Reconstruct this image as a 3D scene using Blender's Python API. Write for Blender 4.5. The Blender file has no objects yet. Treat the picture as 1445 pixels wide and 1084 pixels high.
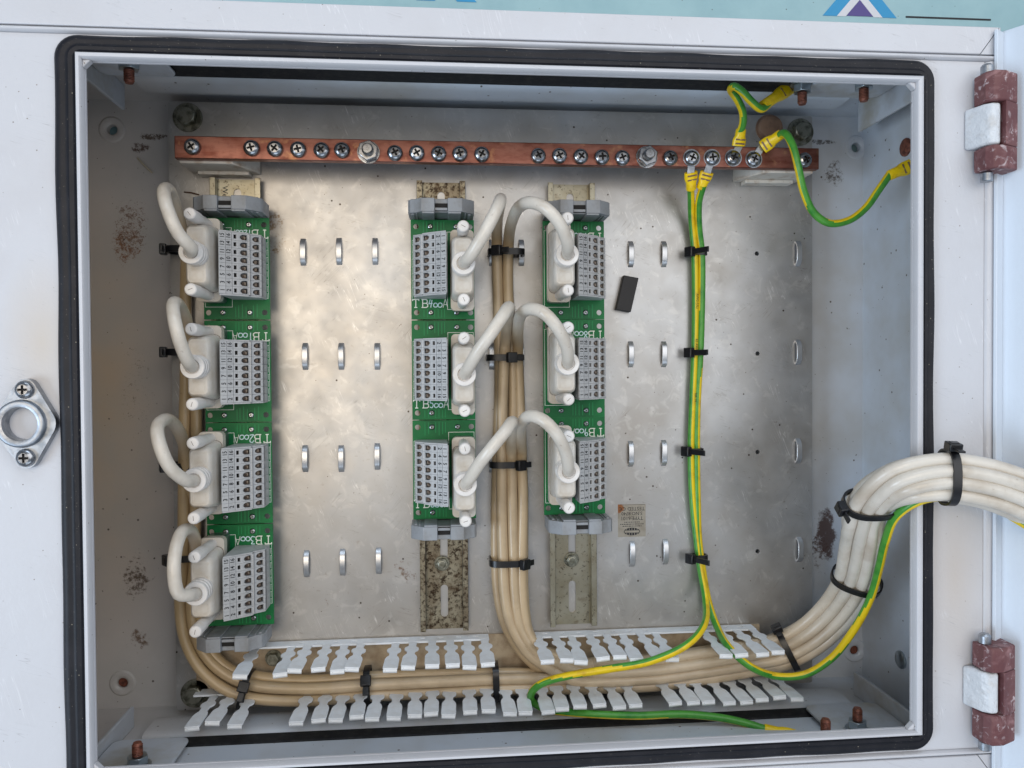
import bpy, bmesh, math, random
from mathutils import Vector, Matrix, Euler
random.seed(7)
S = 0.001                      # everything below is written in millimetres
PI = math.pi
R = math.radians
scene = bpy.context.scene
COL = scene.collection

# ------------------------------------------------------------------ camera
CC = Vector((99.221, -87.059, 566.717))
CR = Euler((-0.016397, -0.088676, -0.006793), 'XYZ').to_matrix()
cam_d = bpy.data.cameras.new('camera')
cam = bpy.data.objects.new('camera', cam_d)
cam_d.sensor_width = 36
cam_d.lens = 1085 / 1445 * 36
cam_d.clip_start = 0.01
cam_d.clip_end = 100
cam.matrix_world = Matrix.Translation(CC * S) @ CR.to_4x4()
COL.objects.link(cam)
scene.camera = cam

def ray(px, py):
    return CR @ Vector(((px - 722.5) / 1085, -(py - 542) / 1085, -1.0))
def P(px, py, z):              # survey helper: a spot seen in the photograph at a known height
    d = ray(px, py); return CC + d * ((z - CC.z) / d.z)
def PX(px, py, x):
    d = ray(px, py); return CC + d * ((x - CC.x) / d.x)
def PY(px, py, y):
    d = ray(px, py); return CC + d * ((y - CC.y) / d.y)

# ------------------------------------------------------------------ world and lamps
w = bpy.data.worlds.new('World'); scene.world = w; w.use_nodes = True
bg = w.node_tree.nodes['Background']
bg.inputs[0].default_value = (0.56, 0.66, 0.80, 1); bg.inputs[1].default_value = 0.52
def area(name, loc, target, size, sy, power, color):
    l = bpy.data.lights.new(name, 'AREA'); l.shape = 'RECTANGLE'; l.size = size; l.size_y = sy
    l.energy = power; l.color = color
    o = bpy.data.objects.new(name, l); COL.objects.link(o)
    o.location = loc
    o.rotation_euler = (Vector(target) - Vector(loc)).to_track_quat('-Z', 'Y').to_euler()
    return o
area('window_daylight', (-1.85, -0.65, 1.5), (0.25, -0.1, 0), 1.1, 0.9, 38, (0.68, 0.83, 1.0))
area('doorway_daylight', (0.25, -1.5, 1.3), (0.14, -0.1, 0), 1.3, 0.6, 7, (0.74, 0.86, 1.0))
area('plate_fill_light', (1.05, 0.5, 1.7), (0.15, -0.1, 0), 1.7, 1.7, 22, (0.95, 0.94, 0.93))  # added fill with no known source, brightens the right of the plate
area('top_daylight', (0.15, 1.5, 1.1), (0.14, -0.1, 0), 1.2, 0.5, 10, (0.70, 0.84, 1.0))
area('warm_ceiling_lamp', (-0.42, 0.12, 2.0), (0.05, -0.1, 0), 1.1, 1.0, 17, (1.0, 0.86, 0.68))
scene.view_settings.view_transform = 'Standard'
scene.view_settings.look = 'None'
scene.view_settings.exposure = -0.36
scene.view_settings.gamma = 1
scene.cycles.max_bounces = 8

# ------------------------------------------------------------------ materials
def nd(nt, t, **kw):
    n = nt.nodes.new(t)
    for k, v in kw.items():
        if k.startswith('i_'):
            n.inputs[int(k[2:])].default_value = v
        else: setattr(n, k, v)
    return n
def rgb(r, g, b):
    f = lambda c: ((c / 255 + .055) / 1.055) ** 2.4 if c / 255 > .04045 else c / 255 / 12.92
    return (f(r), f(g), f(b), 1)
def ramp(nt, src, stops):
    n = nt.nodes.new('ShaderNodeValToRGB'); cr = n.color_ramp
    while len(cr.elements) < len(stops): cr.elements.new(.5)
    for e, (p, c) in zip(cr.elements, stops):
        e.position = p; e.color = c if len(c) == 4 else (*c, 1)
    nt.links.new(src, n.inputs[0]); return n.outputs[0]
def mixc(nt, fac, a, b, mode='MIX'):
    n = nt.nodes.new('ShaderNodeMix'); n.data_type = 'RGBA'; n.blend_type = mode
    for i, v in ((0, fac), (6, a), (7, b)):
        if hasattr(v, 'links'): nt.links.new(v, n.inputs[i])
        else: n.inputs[i].default_value = v
    return n.outputs[2]
def mth(nt, op, a, b=None):
    n = nt.nodes.new('ShaderNodeMath'); n.operation = op
    for i, v in ((0, a), (1, b)):
        if v is None: continue
        if hasattr(v, 'links'): nt.links.new(v, n.inputs[i])
        else: n.inputs[i].default_value = v
    return n.outputs[0]
W0 = (0, 0, 0, 1); W1 = (1, 1, 1, 1)
class M:
    """one procedural material; coordinates in mm of the object's own space"""
    def __init__(s, name, col, rough=.5, metal=0, spec=.5, coat=0, o=(0, 0)):
        s.o = o
        s.m = bpy.data.materials.new(name); s.m.use_nodes = True
        s.nt = s.m.node_tree; s.b = s.nt.nodes['Principled BSDF']
        s.b.inputs['Base Color'].default_value = col
        s.b.inputs['Metallic'].default_value = metal
        s.b.inputs['Roughness'].default_value = rough
        s.b.inputs['Specular IOR Level'].default_value = spec
        s.b.inputs['Coat Weight'].default_value = coat
        s.col = col; s.rough = rough; s.metal = metal
        tc = s.nt.nodes.new('ShaderNodeTexCoord'); mp = s.nt.nodes.new('ShaderNodeMapping')
        mp.inputs['Scale'].default_value = (1000, 1000, 1000)
        s.nt.links.new(tc.outputs['Object'], mp.inputs[0]); s.co = mp.outputs[0]
    def noise(s, scale, detail=4, rough=.6, stretch=None, dist=0):
        co = s.co
        if stretch:
            mp = s.nt.nodes.new('ShaderNodeMapping'); mp.inputs['Scale'].default_value = stretch
            s.nt.links.new(co, mp.inputs[0]); co = mp.outputs[0]
        n = nd(s.nt, 'ShaderNodeTexNoise'); n.inputs['Scale'].default_value = scale
        n.inputs['Detail'].default_value = detail; n.inputs['Roughness'].default_value = rough
        n.inputs['Distortion'].default_value = dist
        s.nt.links.new(co, n.inputs['Vector']); return n.outputs['Fac']
    def voro(s, scale):
        n = nd(s.nt, 'ShaderNodeTexVoronoi'); n.inputs['Scale'].default_value = scale
        s.nt.links.new(s.co, n.inputs['Vector']); return n.outputs['Distance']
    def blob(s, centre, rx, ry=None, rz=1e4):
        """1 at centre falling to 0 at the radius"""
        mp = s.nt.nodes.new('ShaderNodeMapping'); mp.vector_type = 'POINT'
        ry = ry or rx; centre = (centre[0] - s.o[0], centre[1] - s.o[1])
        mp.inputs['Location'].default_value = (-centre[0] / rx, -centre[1] / ry, -centre[2] / rz if len(centre) > 2 else 0)
        mp.inputs['Scale'].default_value = (1 / rx, 1 / ry, 1 / rz)
        s.nt.links.new(s.co, mp.inputs[0])
        v = nd(s.nt, 'ShaderNodeVectorMath', operation='LENGTH'); s.nt.links.new(mp.outputs[0], v.inputs[0])
        return mth(s.nt, 'MAXIMUM', mth(s.nt, 'SUBTRACT', 1.0, v.outputs['Value']), 0.0)
    def mix(s, fac, col):
        s.col = mixc(s.nt, fac, s.col, col); return s
    def vary(s, scale, col, lo=.4, hi=.65, amt=1., **k):
        f = ramp(s.nt, s.noise(scale, **k), [(lo, W0), (hi, (amt, amt, amt, 1))])
        return s.mix(f, col)
    def specks(s, col, scale=.12, size=.09, dens=.55, amt=1):
        """sparse small specks"""
        v = ramp(s.nt, s.voro(scale), [(size * .6, (amt, amt, amt, 1)), (size, W0)])
        g = ramp(s.nt, s.noise(scale * .9, 1), [(dens, W0), (dens + .03, W1)])
        return s.mix(mth(s.nt, 'MULTIPLY', v, g), col)
    def rust(s, centre, r, ry=None, scale=.25, thr=.5, col=None, rz=1e4):
        f = mth(s.nt, 'MULTIPLY', ramp(s.nt, s.blob(centre, r * 1.25, (ry or r) * 1.25, rz), [(0, W0), (.8, W1)]), mth(s.nt, 'ADD', mth(s.nt, 'MULTIPLY', s.noise(scale, 6, .75), .62), mth(s.nt, 'MULTIPLY', s.noise(scale * .22, 3, .6, dist=1.0), .42)))
        thr += .12 if thr > .3 else .16; f = ramp(s.nt, f, [(thr, W0), (thr + .09, (.9, .9, .9, 1))])
        return s.mix(f, col or rgb(70, 40, 25))
    def scratch(s, col, amt=.5, scale=.05, ang=.3, st=(.06, 1, 1)):
        mp = s.nt.nodes.new('ShaderNodeMapping'); mp.inputs['Rotation'].default_value = (0, 0, ang); s.nt.links.new(s.co, mp.inputs[0])
        keep = s.co; s.co = mp.outputs[0]; n1 = s.noise(scale * 8, 2, .5, stretch=st); s.co = keep
        l = ramp(s.nt, n1, [(.490, W0), (.5, (amt,) * 3), (.510, W0)]); k = ramp(s.nt, s.noise(scale, 3, .6), [(.56, W0), (.64, W1)])
        return s.mix(mth(s.nt, 'MULTIPLY', l, k), col)
    def soil(s, centre, r, ry, col, amt=.6):  # soft oval tint, used for dirt and for painted warm glow
        f = ramp(s.nt, s.blob(centre, r, ry), [(0, W0), (1, (amt, amt, amt, 1))])
        return s.mix(f, col)
    def roughv(s, scale, lo, hi, **k):
        f = ramp(s.nt, s.noise(scale, **k), [(.3, (lo,) * 3), (.7, (hi,) * 3)])
        s.nt.links.new(f, s.b.inputs['Roughness']); return s
    def bump(s, scale, dist, detail=3, stretch=None, strength=1):
        b = nd(s.nt, 'ShaderNodeBump'); b.inputs['Distance'].default_value = dist * S
        b.inputs['Strength'].default_value = strength
        s.nt.links.new(s.noise(scale, detail, stretch=stretch), b.inputs['Height'])
        if hasattr(s, 'lb'): s.nt.links.new(s.lb, b.inputs['Normal'])
        s.lb = b.outputs[0]; s.nt.links.new(s.lb, s.b.inputs['Normal']); return s
    def done(s):
        if hasattr(s.col, 'links'): s.nt.links.new(s.col, s.b.inputs['Base Color'])
        return s.m

paint_frame = (M('painted_steel_frame', rgb(194, 195, 200), .38, o=(140, -110)).vary(.02, rgb(190, 190, 194), .45, .75)
    .specks(rgb(120, 112, 105), .2, .09, .56).specks(rgb(130, 122, 115), .07, .035, .5).bump(.55, .10).bump(.06, .25)
    .soil((407, -215), 26, 90, rgb(190, 178, 166), .7).soil((-118, -70), 24, 50, rgb(190, 176, 158), .6).scratch(rgb(150, 150, 152), .5).scratch(rgb(225, 226, 230), .5, .03, 1.3).specks(rgb(110, 104, 98), .5, .07, .62).done())
_m = M('painted_steel_inside', rgb(196, 202, 210), .42, o=(140, -110))
_m.soil((-150, -110), 120, 420, rgb(190, 162, 126), .9)  # warm light on the left of the back panel, painted into the colour
_m.vary(.012, rgb(172, 168, 160), .42, .75, .8).specks(rgb(90, 80, 72), .10, .10, .48)
_m.specks(rgb(90, 70, 50), .3, .12, .6)
_m.rust((-131, 8), 26, 38, .8, .36, rgb(130, 84, 50)).rust((-128, 20), 34, 60, 1.1, .40, rgb(110, 74, 48)).rust((395, 92), 40, 5, .8, .34, rgb(80, 76, 72)).rust((-110, 86), 30, 6, .8, .34, rgb(84, 66, 50)).rust((-125, -100), 40, 120, 1.2, .46, rgb(110, 92, 74)).rust((-128, -235), 26, 44, .35, .36, rgb(85, 66, 50)).rust((-120, 78), 16, 9, .45, .33)
_m.rust((402, -220), 17, 40, .16, .23, rgb(72, 42, 30)).rust((395, -235), 26, 42, .3, .38, rgb(80, 50, 36))
_m.rust((408, 68), 22, 26, .5, .36, rgb(92, 84, 78)).rust((-130, -285), 30, 30, .3, .42, rgb(105, 80, 60))
_m.bump(.5, .06).bump(.04, .3)
paint_in = _m.done()

_m = M('aluminium_plate', rgb(180, 180, 180), .34, 1, o=(140, -110))
_m.soil((150, -310), 330, 90, rgb(156, 144, 128), .5).soil((-60, -60), 120, 260, rgb(186, 172, 150), .3).vary(.014, rgb(156, 150, 142), .4, .7, .7).vary(.09, rgb(204, 202, 198), .56, .66, .35, dist=.8).vary(.35, rgb(150, 142, 132), .62, .72, .45, dist=.6)  # bottom patch is dust; the left patch is warm glow painted in
_m.specks(rgb(70, 60, 52), .10, .09, .5).specks(rgb(80, 62, 45), .3, .12, .63)
_m.rust((-22, 12), 26, 55, .6, .40, rgb(120, 98, 72)).rust((70, -235), 26, 26, .25, .4, rgb(110, 82, 60)).rust((20, -250), 30, 20, .3, .43, rgb(110, 80, 60))
_m.scratch(rgb(120, 114, 106), .6).scratch(rgb(225, 224, 222), .7, .04, 1.2).scratch(rgb(130, 124, 116), .6, .035, 2.3)
_m.roughv(.07, .32, .44, detail=6)
_fd = ramp(_m.nt, _m.noise(.05, 5, .65), [(.3, (.66,) * 3), (.75, (.80,) * 3)]); _m.nt.links.new(_fd, _m.b.inputs['Metallic'])
_m.bump(.25, .02, stretch=(1, .12, 1))
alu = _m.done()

_m = M('copper_bar', rgb(150, 104, 92), .36, 1)
_m.vary(.05, rgb(118, 70, 60), .40, .64, .9, stretch=(1, 3, 1)).vary(.12, rgb(190, 146, 110), .58, .75, .7).vary(.4, rgb(96, 60, 48), .62, .72, .5)
_m.roughv(.2, .28, .5).bump(.4, .02)
copper = _m.done()
steel = M('screw_steel', rgb(164, 166, 170), .24, 1).vary(.3, rgb(104, 100, 96), .48, .68, .7).done()
zinc = M('zinc_casting', rgb(168, 172, 178), .42, 1).vary(.15, rgb(120, 126, 134), .45, .65, .7).bump(.6, .08).done()
bolt_m = M('dull_zinc_bolt', rgb(150, 150, 138), .4, 1).vary(.2, rgb(96, 96, 84), .42, .62).bump(.5, .05).done()
dark_hole = M('dark_recess', rgb(22, 20, 19), .8).done()
_m = M('din_rail_steel', rgb(160, 156, 140), .36, .9)
_m.vary(.05, rgb(136, 128, 106), .4, .7, .7).vary(.45, rgb(70, 58, 44), .58, .68, .8).vary(.12, rgb(108, 92, 70), .58, .72, .6).bump(.5, .04)
rail_m = _m.done()
_m = M('din_rail_rusty', rgb(152, 146, 128), .4, .85)
_m.vary(.05, rgb(116, 104, 86), .38, .7, .9).vary(.4, rgb(52, 40, 30), .48, .62, .95).vary(.13, rgb(74, 56, 40), .52, .68, .75).vary(.25, rgb(40, 32, 26), .62, .70, .8).bump(.5, .06)
rail_rust = _m.done()
pcb = M('green_circuit_board', rgb(2, 112, 56), .42, 0, .3).vary(.05, rgb(0, 92, 48), .4, .7).vary(.6, rgb(6, 122, 64), .6, .8, .4).done()
track_m = M('green_tracks', rgb(20, 134, 76), .4, 0, .3).done()
silk = M('white_silkscreen', rgb(225, 230, 220), .5).done()
ink_w = M('white_pen_ink', rgb(205, 228, 232), .4).vary(.8, rgb(150, 200, 210), .5, .7, .7).done()
ink_k = M('black_print', rgb(22, 22, 27), .6).done()
term_g = M('grey_polyamide', rgb(176, 177, 178), .45).vary(.15, rgb(150, 152, 154), .45, .7).bump(1.2, .02).done()
term_in = M('terminal_spring_steel', rgb(124, 114, 104), .5, .2).vary(.5, rgb(60, 46, 40), .45, .6).done()
clamp_g = M('grey_end_bracket_plastic', rgb(142, 146, 151), .5).vary(.1, rgb(126, 126, 126), .45, .7).bump(.8, .03).done()
hood_m = M('cream_plastic', rgb(206, 201, 193), .36).vary(.05, rgb(186, 175, 158), .42, .68).vary(.25, rgb(186, 170, 150), .6, .75, .5).bump(.9, .03).done()
thumb_m = M('pale_plastic_thumbscrew', rgb(220, 216, 212), .35).vary(.1, rgb(205, 196, 184), .45, .7).done()
_m = M('white_pvc_cable', rgb(210, 203, 192), .33, coat=.12)
# old flex: the lower runs have yellowed with handling and dirt
_g = nd(_m.nt, 'ShaderNodeAttribute', attribute_name='age'); _g.attribute_type = 'GEOMETRY'
_m.mix(_g.outputs['Fac'], rgb(182, 156, 116))
_m.vary(.03, rgb(150, 130, 104), .46, .75, .6).vary(.2, rgb(120, 92, 62), .66, .78, .45).bump(.3, .05)
cable_m = _m.done()
tie_m = M('black_nylon', rgb(20, 20, 23), .33).bump(1, .03).done()
rubber = M('black_rubber_gasket', rgb(18, 19, 26), .5, 0, .3).vary(.05, rgb(30, 30, 36), .45, .7).specks(rgb(150, 142, 126), .3, .09, .52).specks(rgb(120, 114, 106), .8, .16, .58).vary(.5, rgb(90, 86, 80), .66, .74, .35, stretch=(1, 1, 1)).bump(.35, .1).done()
foam = M('black_foam_strip', rgb(24, 25, 28), .85).vary(.2, rgb(44, 43, 42), .5, .7).bump(.8, .2).done()
duct_m = M('pale_grey_pvc_duct', rgb(228, 233, 238), .42).vary(.04, rgb(206, 206, 204), .45, .7).specks(rgb(120, 105, 90), .3, .1, .58).bump(.6, .03).done()
duct_b = M('dusty_duct_floor', rgb(178, 160, 134), .55).vary(.08, rgb(140, 118, 92), .45, .7).done()
green_m = M('green_wire_sleeve', rgb(74, 148, 52), .35).vary(.1, rgb(40, 122, 40), .45, .7).done()
yellow_m = M('yellow_wire_sleeve', rgb(226, 196, 24), .35).vary(.1, rgb(190, 150, 30), .5, .75).done()
lug_y = M('yellow_lug_sleeve', rgb(240, 204, 14), .34).vary(.2, rgb(216, 174, 20), .5, .7).done()
hinge_m = M('maroon_oxide_casting', rgb(108, 68, 68), .6).vary(.09, rgb(150, 112, 112), .52, .66, .8, dist=1).vary(.16, rgb(196, 182, 184), .57, .66, .85, dist=1.5).vary(.05, rgb(88, 44, 48), .45, .6, .6).bump(.5, .08).done()
knuckle_m = M('white_painted_knuckle', rgb(206, 210, 215), .35).vary(.12, rgb(180, 178, 176), .5, .7, .6).bump(.16, 1.6).done()
door_m = M('painted_steel_door', rgb(206, 215, 226), .4).bump(.5, .08).done()
bracket_m = M('painted_bracket', rgb(190, 194, 200), .42).vary(.03, rgb(165, 160, 150), .45, .7).bump(.4, .08).done()
stud_m = M('coppery_stud', rgb(138, 84, 66), .5, .4).vary(.3, rgb(88, 52, 42), .45, .65).bump(1, .1, stretch=(.1, 2, .1)).done()
nut_m = M('plated_nut', rgb(170, 180, 186), .3, 1).done()
brown_m = M('brown_plug', rgb(126, 98, 78), .5).vary(.1, rgb(98, 76, 62), .45, .65).done()
insul_m = M('moulded_insulator', rgb(206, 200, 190), .5).vary(.1, rgb(170, 150, 130), .5, .7).done()
sticker_m = M('aged_label', rgb(158, 152, 140), .4, .6).vary(.12, rgb(138, 130, 116), .45, .7).rust((10.5, -9.5), 7, 6, .3, .15, rgb(140, 84, 40)).done()
black_m = M('black_rubber_block', rgb(30, 29, 31), .6).bump(.5, .06).done()
floor_m = M('concrete', rgb(130, 128, 124), .8).vary(.01, rgb(100, 98, 96), .4, .6).bump(.1, .4).done()
banner_m = M('pale_teal_print', rgb(150, 184, 190), .45).vary(.02, rgb(136, 172, 180), .4, .7).specks(rgb(90, 100, 100), .12, .08, .5).done()
blue_m = M('blue_print', rgb(30, 140, 190), .45).done()
purple_m = M('purple_print', rgb(74, 60, 128), .45).done()
pale_m = M('offwhite_print', rgb(206, 206, 212), .45).done()
debris_m = M('wood_chip', rgb(190, 176, 150), .7).done()
debris_d = M('brown_fibre', rgb(84, 60, 44), .7).done()

# ------------------------------------------------------------------ mesh helpers
ORG = {}
class MB:
    def __init__(s): s.v = []; s.f = []; s.mi = []; s.age = []
    def add(s, vs, fs, m=0, mat=None):
        n = len(s.v)
        s.v += [(mat @ Vector(v)) if mat else Vector(v) for v in vs]
        s.f += [tuple(i + n for i in f) for f in fs]
        s.mi += [m] * len(fs) if isinstance(m, int) else list(m)
        return s
    def box(s, x0, x1, y0, y1, z0, z1, m=0, mat=None):
        vs = [(x, y, z) for z in (z0, z1) for y in (y0, y1) for x in (x0, x1)]
        return s.add(vs, [(0, 2, 3, 1), (4, 5, 7, 6), (0, 1, 5, 4), (2, 6, 7, 3), (0, 4, 6, 2), (1, 3, 7, 5)], m, mat)
    def prism(s, poly, a, b, axis='z', m=0, mat=None, top=None):
        """poly (list of 2d) extruded; top = scaled copy for a taper"""
        n = len(poly); top = top or poly
        def pt(p, h):
            if axis == 'z': return (p[0], p[1], h)
            if axis == 'y': return (p[0], h, p[1])
            return (h, p[0], p[1])
        vs = [pt(p, a) for p in poly] + [pt(p, b) for p in top]
        fs = [tuple(range(n))[::-1], tuple(range(n, 2 * n))] + [(i, (i + 1) % n, (i + 1) % n + n, i + n) for i in range(n)]
        return s.add(vs, fs, m, mat)
    def loft(s, rings, m=0, mat=None, cap=True, closed=True):
        n = len(rings[0]); vs = [p for r in rings for p in r]; fs = []
        for k in range(len(rings) - 1):
            for i in range(n if closed else n - 1):
                j = (i + 1) % n
                fs.append((k * n + i, k * n + j, (k + 1) * n + j, (k + 1) * n + i))
        if cap:
            fs.append(tuple(range(n))[::-1]); fs.append(tuple(range((len(rings) - 1) * n, len(rings) * n)))
        return s.add(vs, fs, m, mat)
    def lathe(s, prof, seg=20, m=0, mat=None):
        return s.loft([[(r * math.cos(2 * PI * i / seg), r * math.sin(2 * PI * i / seg), z) for i in range(seg)] for r, z in prof], m, mat)
    def cyl(s, c, r, z0, z1, seg=20, m=0, mat=None):
        return s.prism([(c[0] + r * math.cos(2 * PI * i / seg), c[1] + r * math.sin(2 * PI * i / seg)) for i in range(seg)], z0, z1, 'z', m, mat)
    def tube(s, pts, r, seg=12, mfun=None, age=None, cap=True, m=0, upz=False):
        pts = [Vector(p) for p in pts]; n = len(pts)
        t = [(pts[min(i + 1, n - 1)] - pts[max(i - 1, 0)]).normalized() for i in range(n)]
        u = t[0].orthogonal().normalized(); base = len(s.v); rings = []
        for i in range(n):
            if upz: u = u * .75 + (CC - pts[i]).normalized() * .25 if i else (CC - pts[i]).normalized()
            u = (u - t[i] * u.dot(t[i])).normalized(); v = t[i].cross(u)
            rr = r(i / (n - 1)) if callable(r) else r
            rings.append([pts[i] + (u * math.cos(2 * PI * k / seg) + v * math.sin(2 * PI * k / seg)) * rr for k in range(seg)])
            if age: s.age += [age(pts[i])] * seg
        mi = []
        for k in range(n - 1):
            for i in range(seg): mi.append(mfun(k / (n - 1), i / seg) if mfun else m)
        if cap: mi += [m, m]
        return s.loft(rings, mi, None, cap)
    def build(s, name, mats, parent=None, world=True, bevel=0, smooth=35, seg=2, loc=None):
        me = bpy.data.meshes.new(name)
        o = Vector(ORG.get(parent.name, (0, 0, 0))) if (parent and world) else Vector((0, 0, 0))
        me.from_pydata([(v - o) * S for v in s.v], [], s.f)
        for m in (mats if isinstance(mats, (list, tuple)) else [mats]): me.materials.append(m)
        me.polygons.foreach_set('material_index', s.mi)
        bm = bmesh.new(); bm.from_mesh(me); bmesh.ops.recalc_face_normals(bm, faces=bm.faces); bm.to_mesh(me); bm.free()
        if s.age:
            a = me.attributes.new('age', 'FLOAT', 'POINT'); a.data.foreach_set('value', s.age)
        if smooth:
            me.shade_smooth(); me.set_sharp_from_angle(angle=R(smooth))
        ob = link(name, me, parent)
        if parent and world: ORG[ob.name] = tuple(o)
        if loc: ob.location = Vector(loc) * S
        if bevel:
            b = ob.modifiers.new('edge', 'BEVEL'); b.width = bevel * S; b.segments = seg; b.limit_method = 'ANGLE'; b.angle_limit = R(40)
            b.harden_normals = False
        return ob
def link(name, data, parent=None):
    ob = bpy.data.objects.new(name, data); COL.objects.link(ob)
    if parent: ob.parent = parent
    return ob
def tag(o, label=None, cat=None, group=None, kind=None):
    if label: o['label'] = label
    if cat: o['category'] = cat
    if group: o['group'] = group
    if kind: o['kind'] = kind
    return o
def thing(name, label, cat, loc=(0, 0, 0), rz=0, group=None):
    o = link(name, None); o.location = Vector(loc) * S; o.rotation_euler.z = rz; o.empty_display_size = .01
    ORG[o.name] = tuple(loc); return tag(o, label, cat, group)
def copy_tree(o, parent=None):
    c = o.copy(); COL.objects.link(c); c.parent = parent
    for ch in list(o.children): copy_tree(ch, c)
    return c
def share(o, parent, loc=None, rot=None, name=None):      # a part copied onto another thing, mesh shared
    c = o.copy(); COL.objects.link(c); c.parent = parent
    if name: c.name = name
    if loc is not None: c.location = Vector(loc) * S
    if rot is not None: c.rotation_euler = rot
    return c
def flat(outer, holes, z0, z1):
    """filled 2d outline with holes, as verts and faces"""
    cu = bpy.data.curves.new('o', 'CURVE'); cu.dimensions = '2D'; cu.fill_mode = 'BOTH'
    cu.extrude = (z1 - z0) / 2
    for pl in [outer] + holes:
        sp = cu.splines.new('POLY'); sp.points.add(len(pl) - 1); sp.use_cyclic_u = True
        for q, p in zip(sp.points, pl): q.co = (p[0], p[1], 0, 1)
    ob = bpy.data.objects.new('o', cu); me = bpy.data.meshes.new_from_object(ob)
    vs = [(v.co.x, v.co.y, v.co.z + (z0 + z1) / 2) for v in me.vertices]; fs = [tuple(p.vertices) for p in me.polygons]
    bpy.data.objects.remove(ob); bpy.data.curves.remove(cu); bpy.data.meshes.remove(me)
    return vs, fs
def text_geo(txt, size, depth=.05, bold=.0):
    cu = bpy.data.curves.new('t', 'FONT'); cu.body = txt; cu.size = size; cu.align_x = 'CENTER'; cu.align_y = 'CENTER'; cu.extrude = depth; cu.resolution_u = 2; cu.offset = bold
    ob = bpy.data.objects.new('t', cu); me = bpy.data.meshes.new_from_object(ob)
    vs = [tuple(v.co) for v in me.vertices]; fs = [tuple(p.vertices) for p in me.polygons]
    bpy.data.objects.remove(ob); bpy.data.curves.remove(cu); bpy.data.meshes.remove(me)
    return vs, fs
def circ(cx, cy, r, n=20, ry=None):
    ry = ry or r
    return [(cx + r * math.cos(2 * PI * i / n), cy + ry * math.sin(2 * PI * i / n)) for i in range(n)]
def rect(x0, x1, y0, y1): return [(x0, y0), (x1, y0), (x1, y1), (x0, y1)]
def rrect(x0, x1, y0, y1, r, n=6):
    out = []
    for cx, cy, a in ((x1 - r, y1 - r, 0), (x0 + r, y1 - r, 90), (x0 + r, y0 + r, 180), (x1 - r, y0 + r, 270)):
        for i in range(n + 1):
            t = R(a + 90 * i / n); out.append((cx + r * math.cos(t), cy + r * math.sin(t)))
    return out
def slot(cx, cy, w, l, n=8):
    r = w / 2; h = l / 2 - r
    return [(cx + r * math.cos(R(a)), cy + h + r * math.sin(R(a))) for a in [i * 180 / n for i in range(n + 1)]] + \
           [(cx + r * math.cos(R(a)), cy - h + r * math.sin(R(a))) for a in [180 + i * 180 / n for i in range(n + 1)]]
def spline(pts, step=3.0):
    """centripetal Catmull-Rom through the points, resampled evenly"""
    p = [Vector(q) for q in pts]; p = [p[0] * 2 - p[1]] + p + [p[-1] * 2 - p[-2]]
    out = []
    for i in range(1, len(p) - 2):
        a, b, c, d = p[i - 1:i + 3]
        t0 = 0; t1 = t0 + max((b - a).length, 1e-3) ** .5; t2 = t1 + max((c - b).length, 1e-3) ** .5; t3 = t2 + max((d - c).length, 1e-3) ** .5
        n = max(3, int((c - b).length / step))
        for k in range(n):
            t = t1 + (t2 - t1) * k / n
            A1 = a * ((t1 - t) / (t1 - t0)) + b * ((t - t0) / (t1 - t0)); A2 = b * ((t2 - t) / (t2 - t1)) + c * ((t - t1) / (t2 - t1)); A3 = c * ((t3 - t) / (t3 - t2)) + d * ((t - t2) / (t3 - t2))
            B1 = A1 * ((t2 - t) / (t2 - t0)) + A2 * ((t - t0) / (t2 - t0)); B2 = A2 * ((t3 - t) / (t3 - t1)) + A3 * ((t - t1) / (t3 - t1))
            out.append(B1 * ((t2 - t) / (t2 - t1)) + B2 * ((t - t1) / (t2 - t1)))
    out.append(p[-2]); return out
def T(x, y, z, rx=0, ry=0, rz=0): return Matrix.Translation((x, y, z)) @ Euler((rx, ry, rz)).to_matrix().to_4x4()

def screw_mesh(r=4.2, h=2.6, seg=20):
    """pan head with a recessed cross"""
    mb = MB()
    prof = [(r, 0), (r, h * .35), (r * .93, h * .62), (r * .75, h * .86), (r * .55, h)]
    n = seg
    rings = [[(q * math.cos(2 * PI * i / n), q * math.sin(2 * PI * i / n), z) for i in range(n)] for q, z in prof]
    vs = [p for g in rings for p in g]; fs = []
    for k in range(len(prof) - 1):
        for i in range(n): fs.append((k * n + i, k * n + (i + 1) % n, (k + 1) * n + (i + 1) % n, (k + 1) * n + i))
    mb.add(vs, fs)
    a, b = r * .13, r * .5
    cross = [(b, -a), (b, a), (a, a), (a, b), (-a, b), (-a, a), (-b, a), (-b, -a), (-a, -a), (-a, -b), (a, -b), (a, -a)]
    v, f = flat(circ(0, 0, r * .56, n), [cross], h - .35, h + .001); mb.add(v, f)
    mb.prism(cross, h - 1.5, h - 1.3, m=1)
    return mb
def hexp(r, n=6, a=0): return [(r * math.cos(R(a) + i * PI / 3), r * math.sin(R(a) + i * PI / 3)) for i in range(6)]

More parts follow.
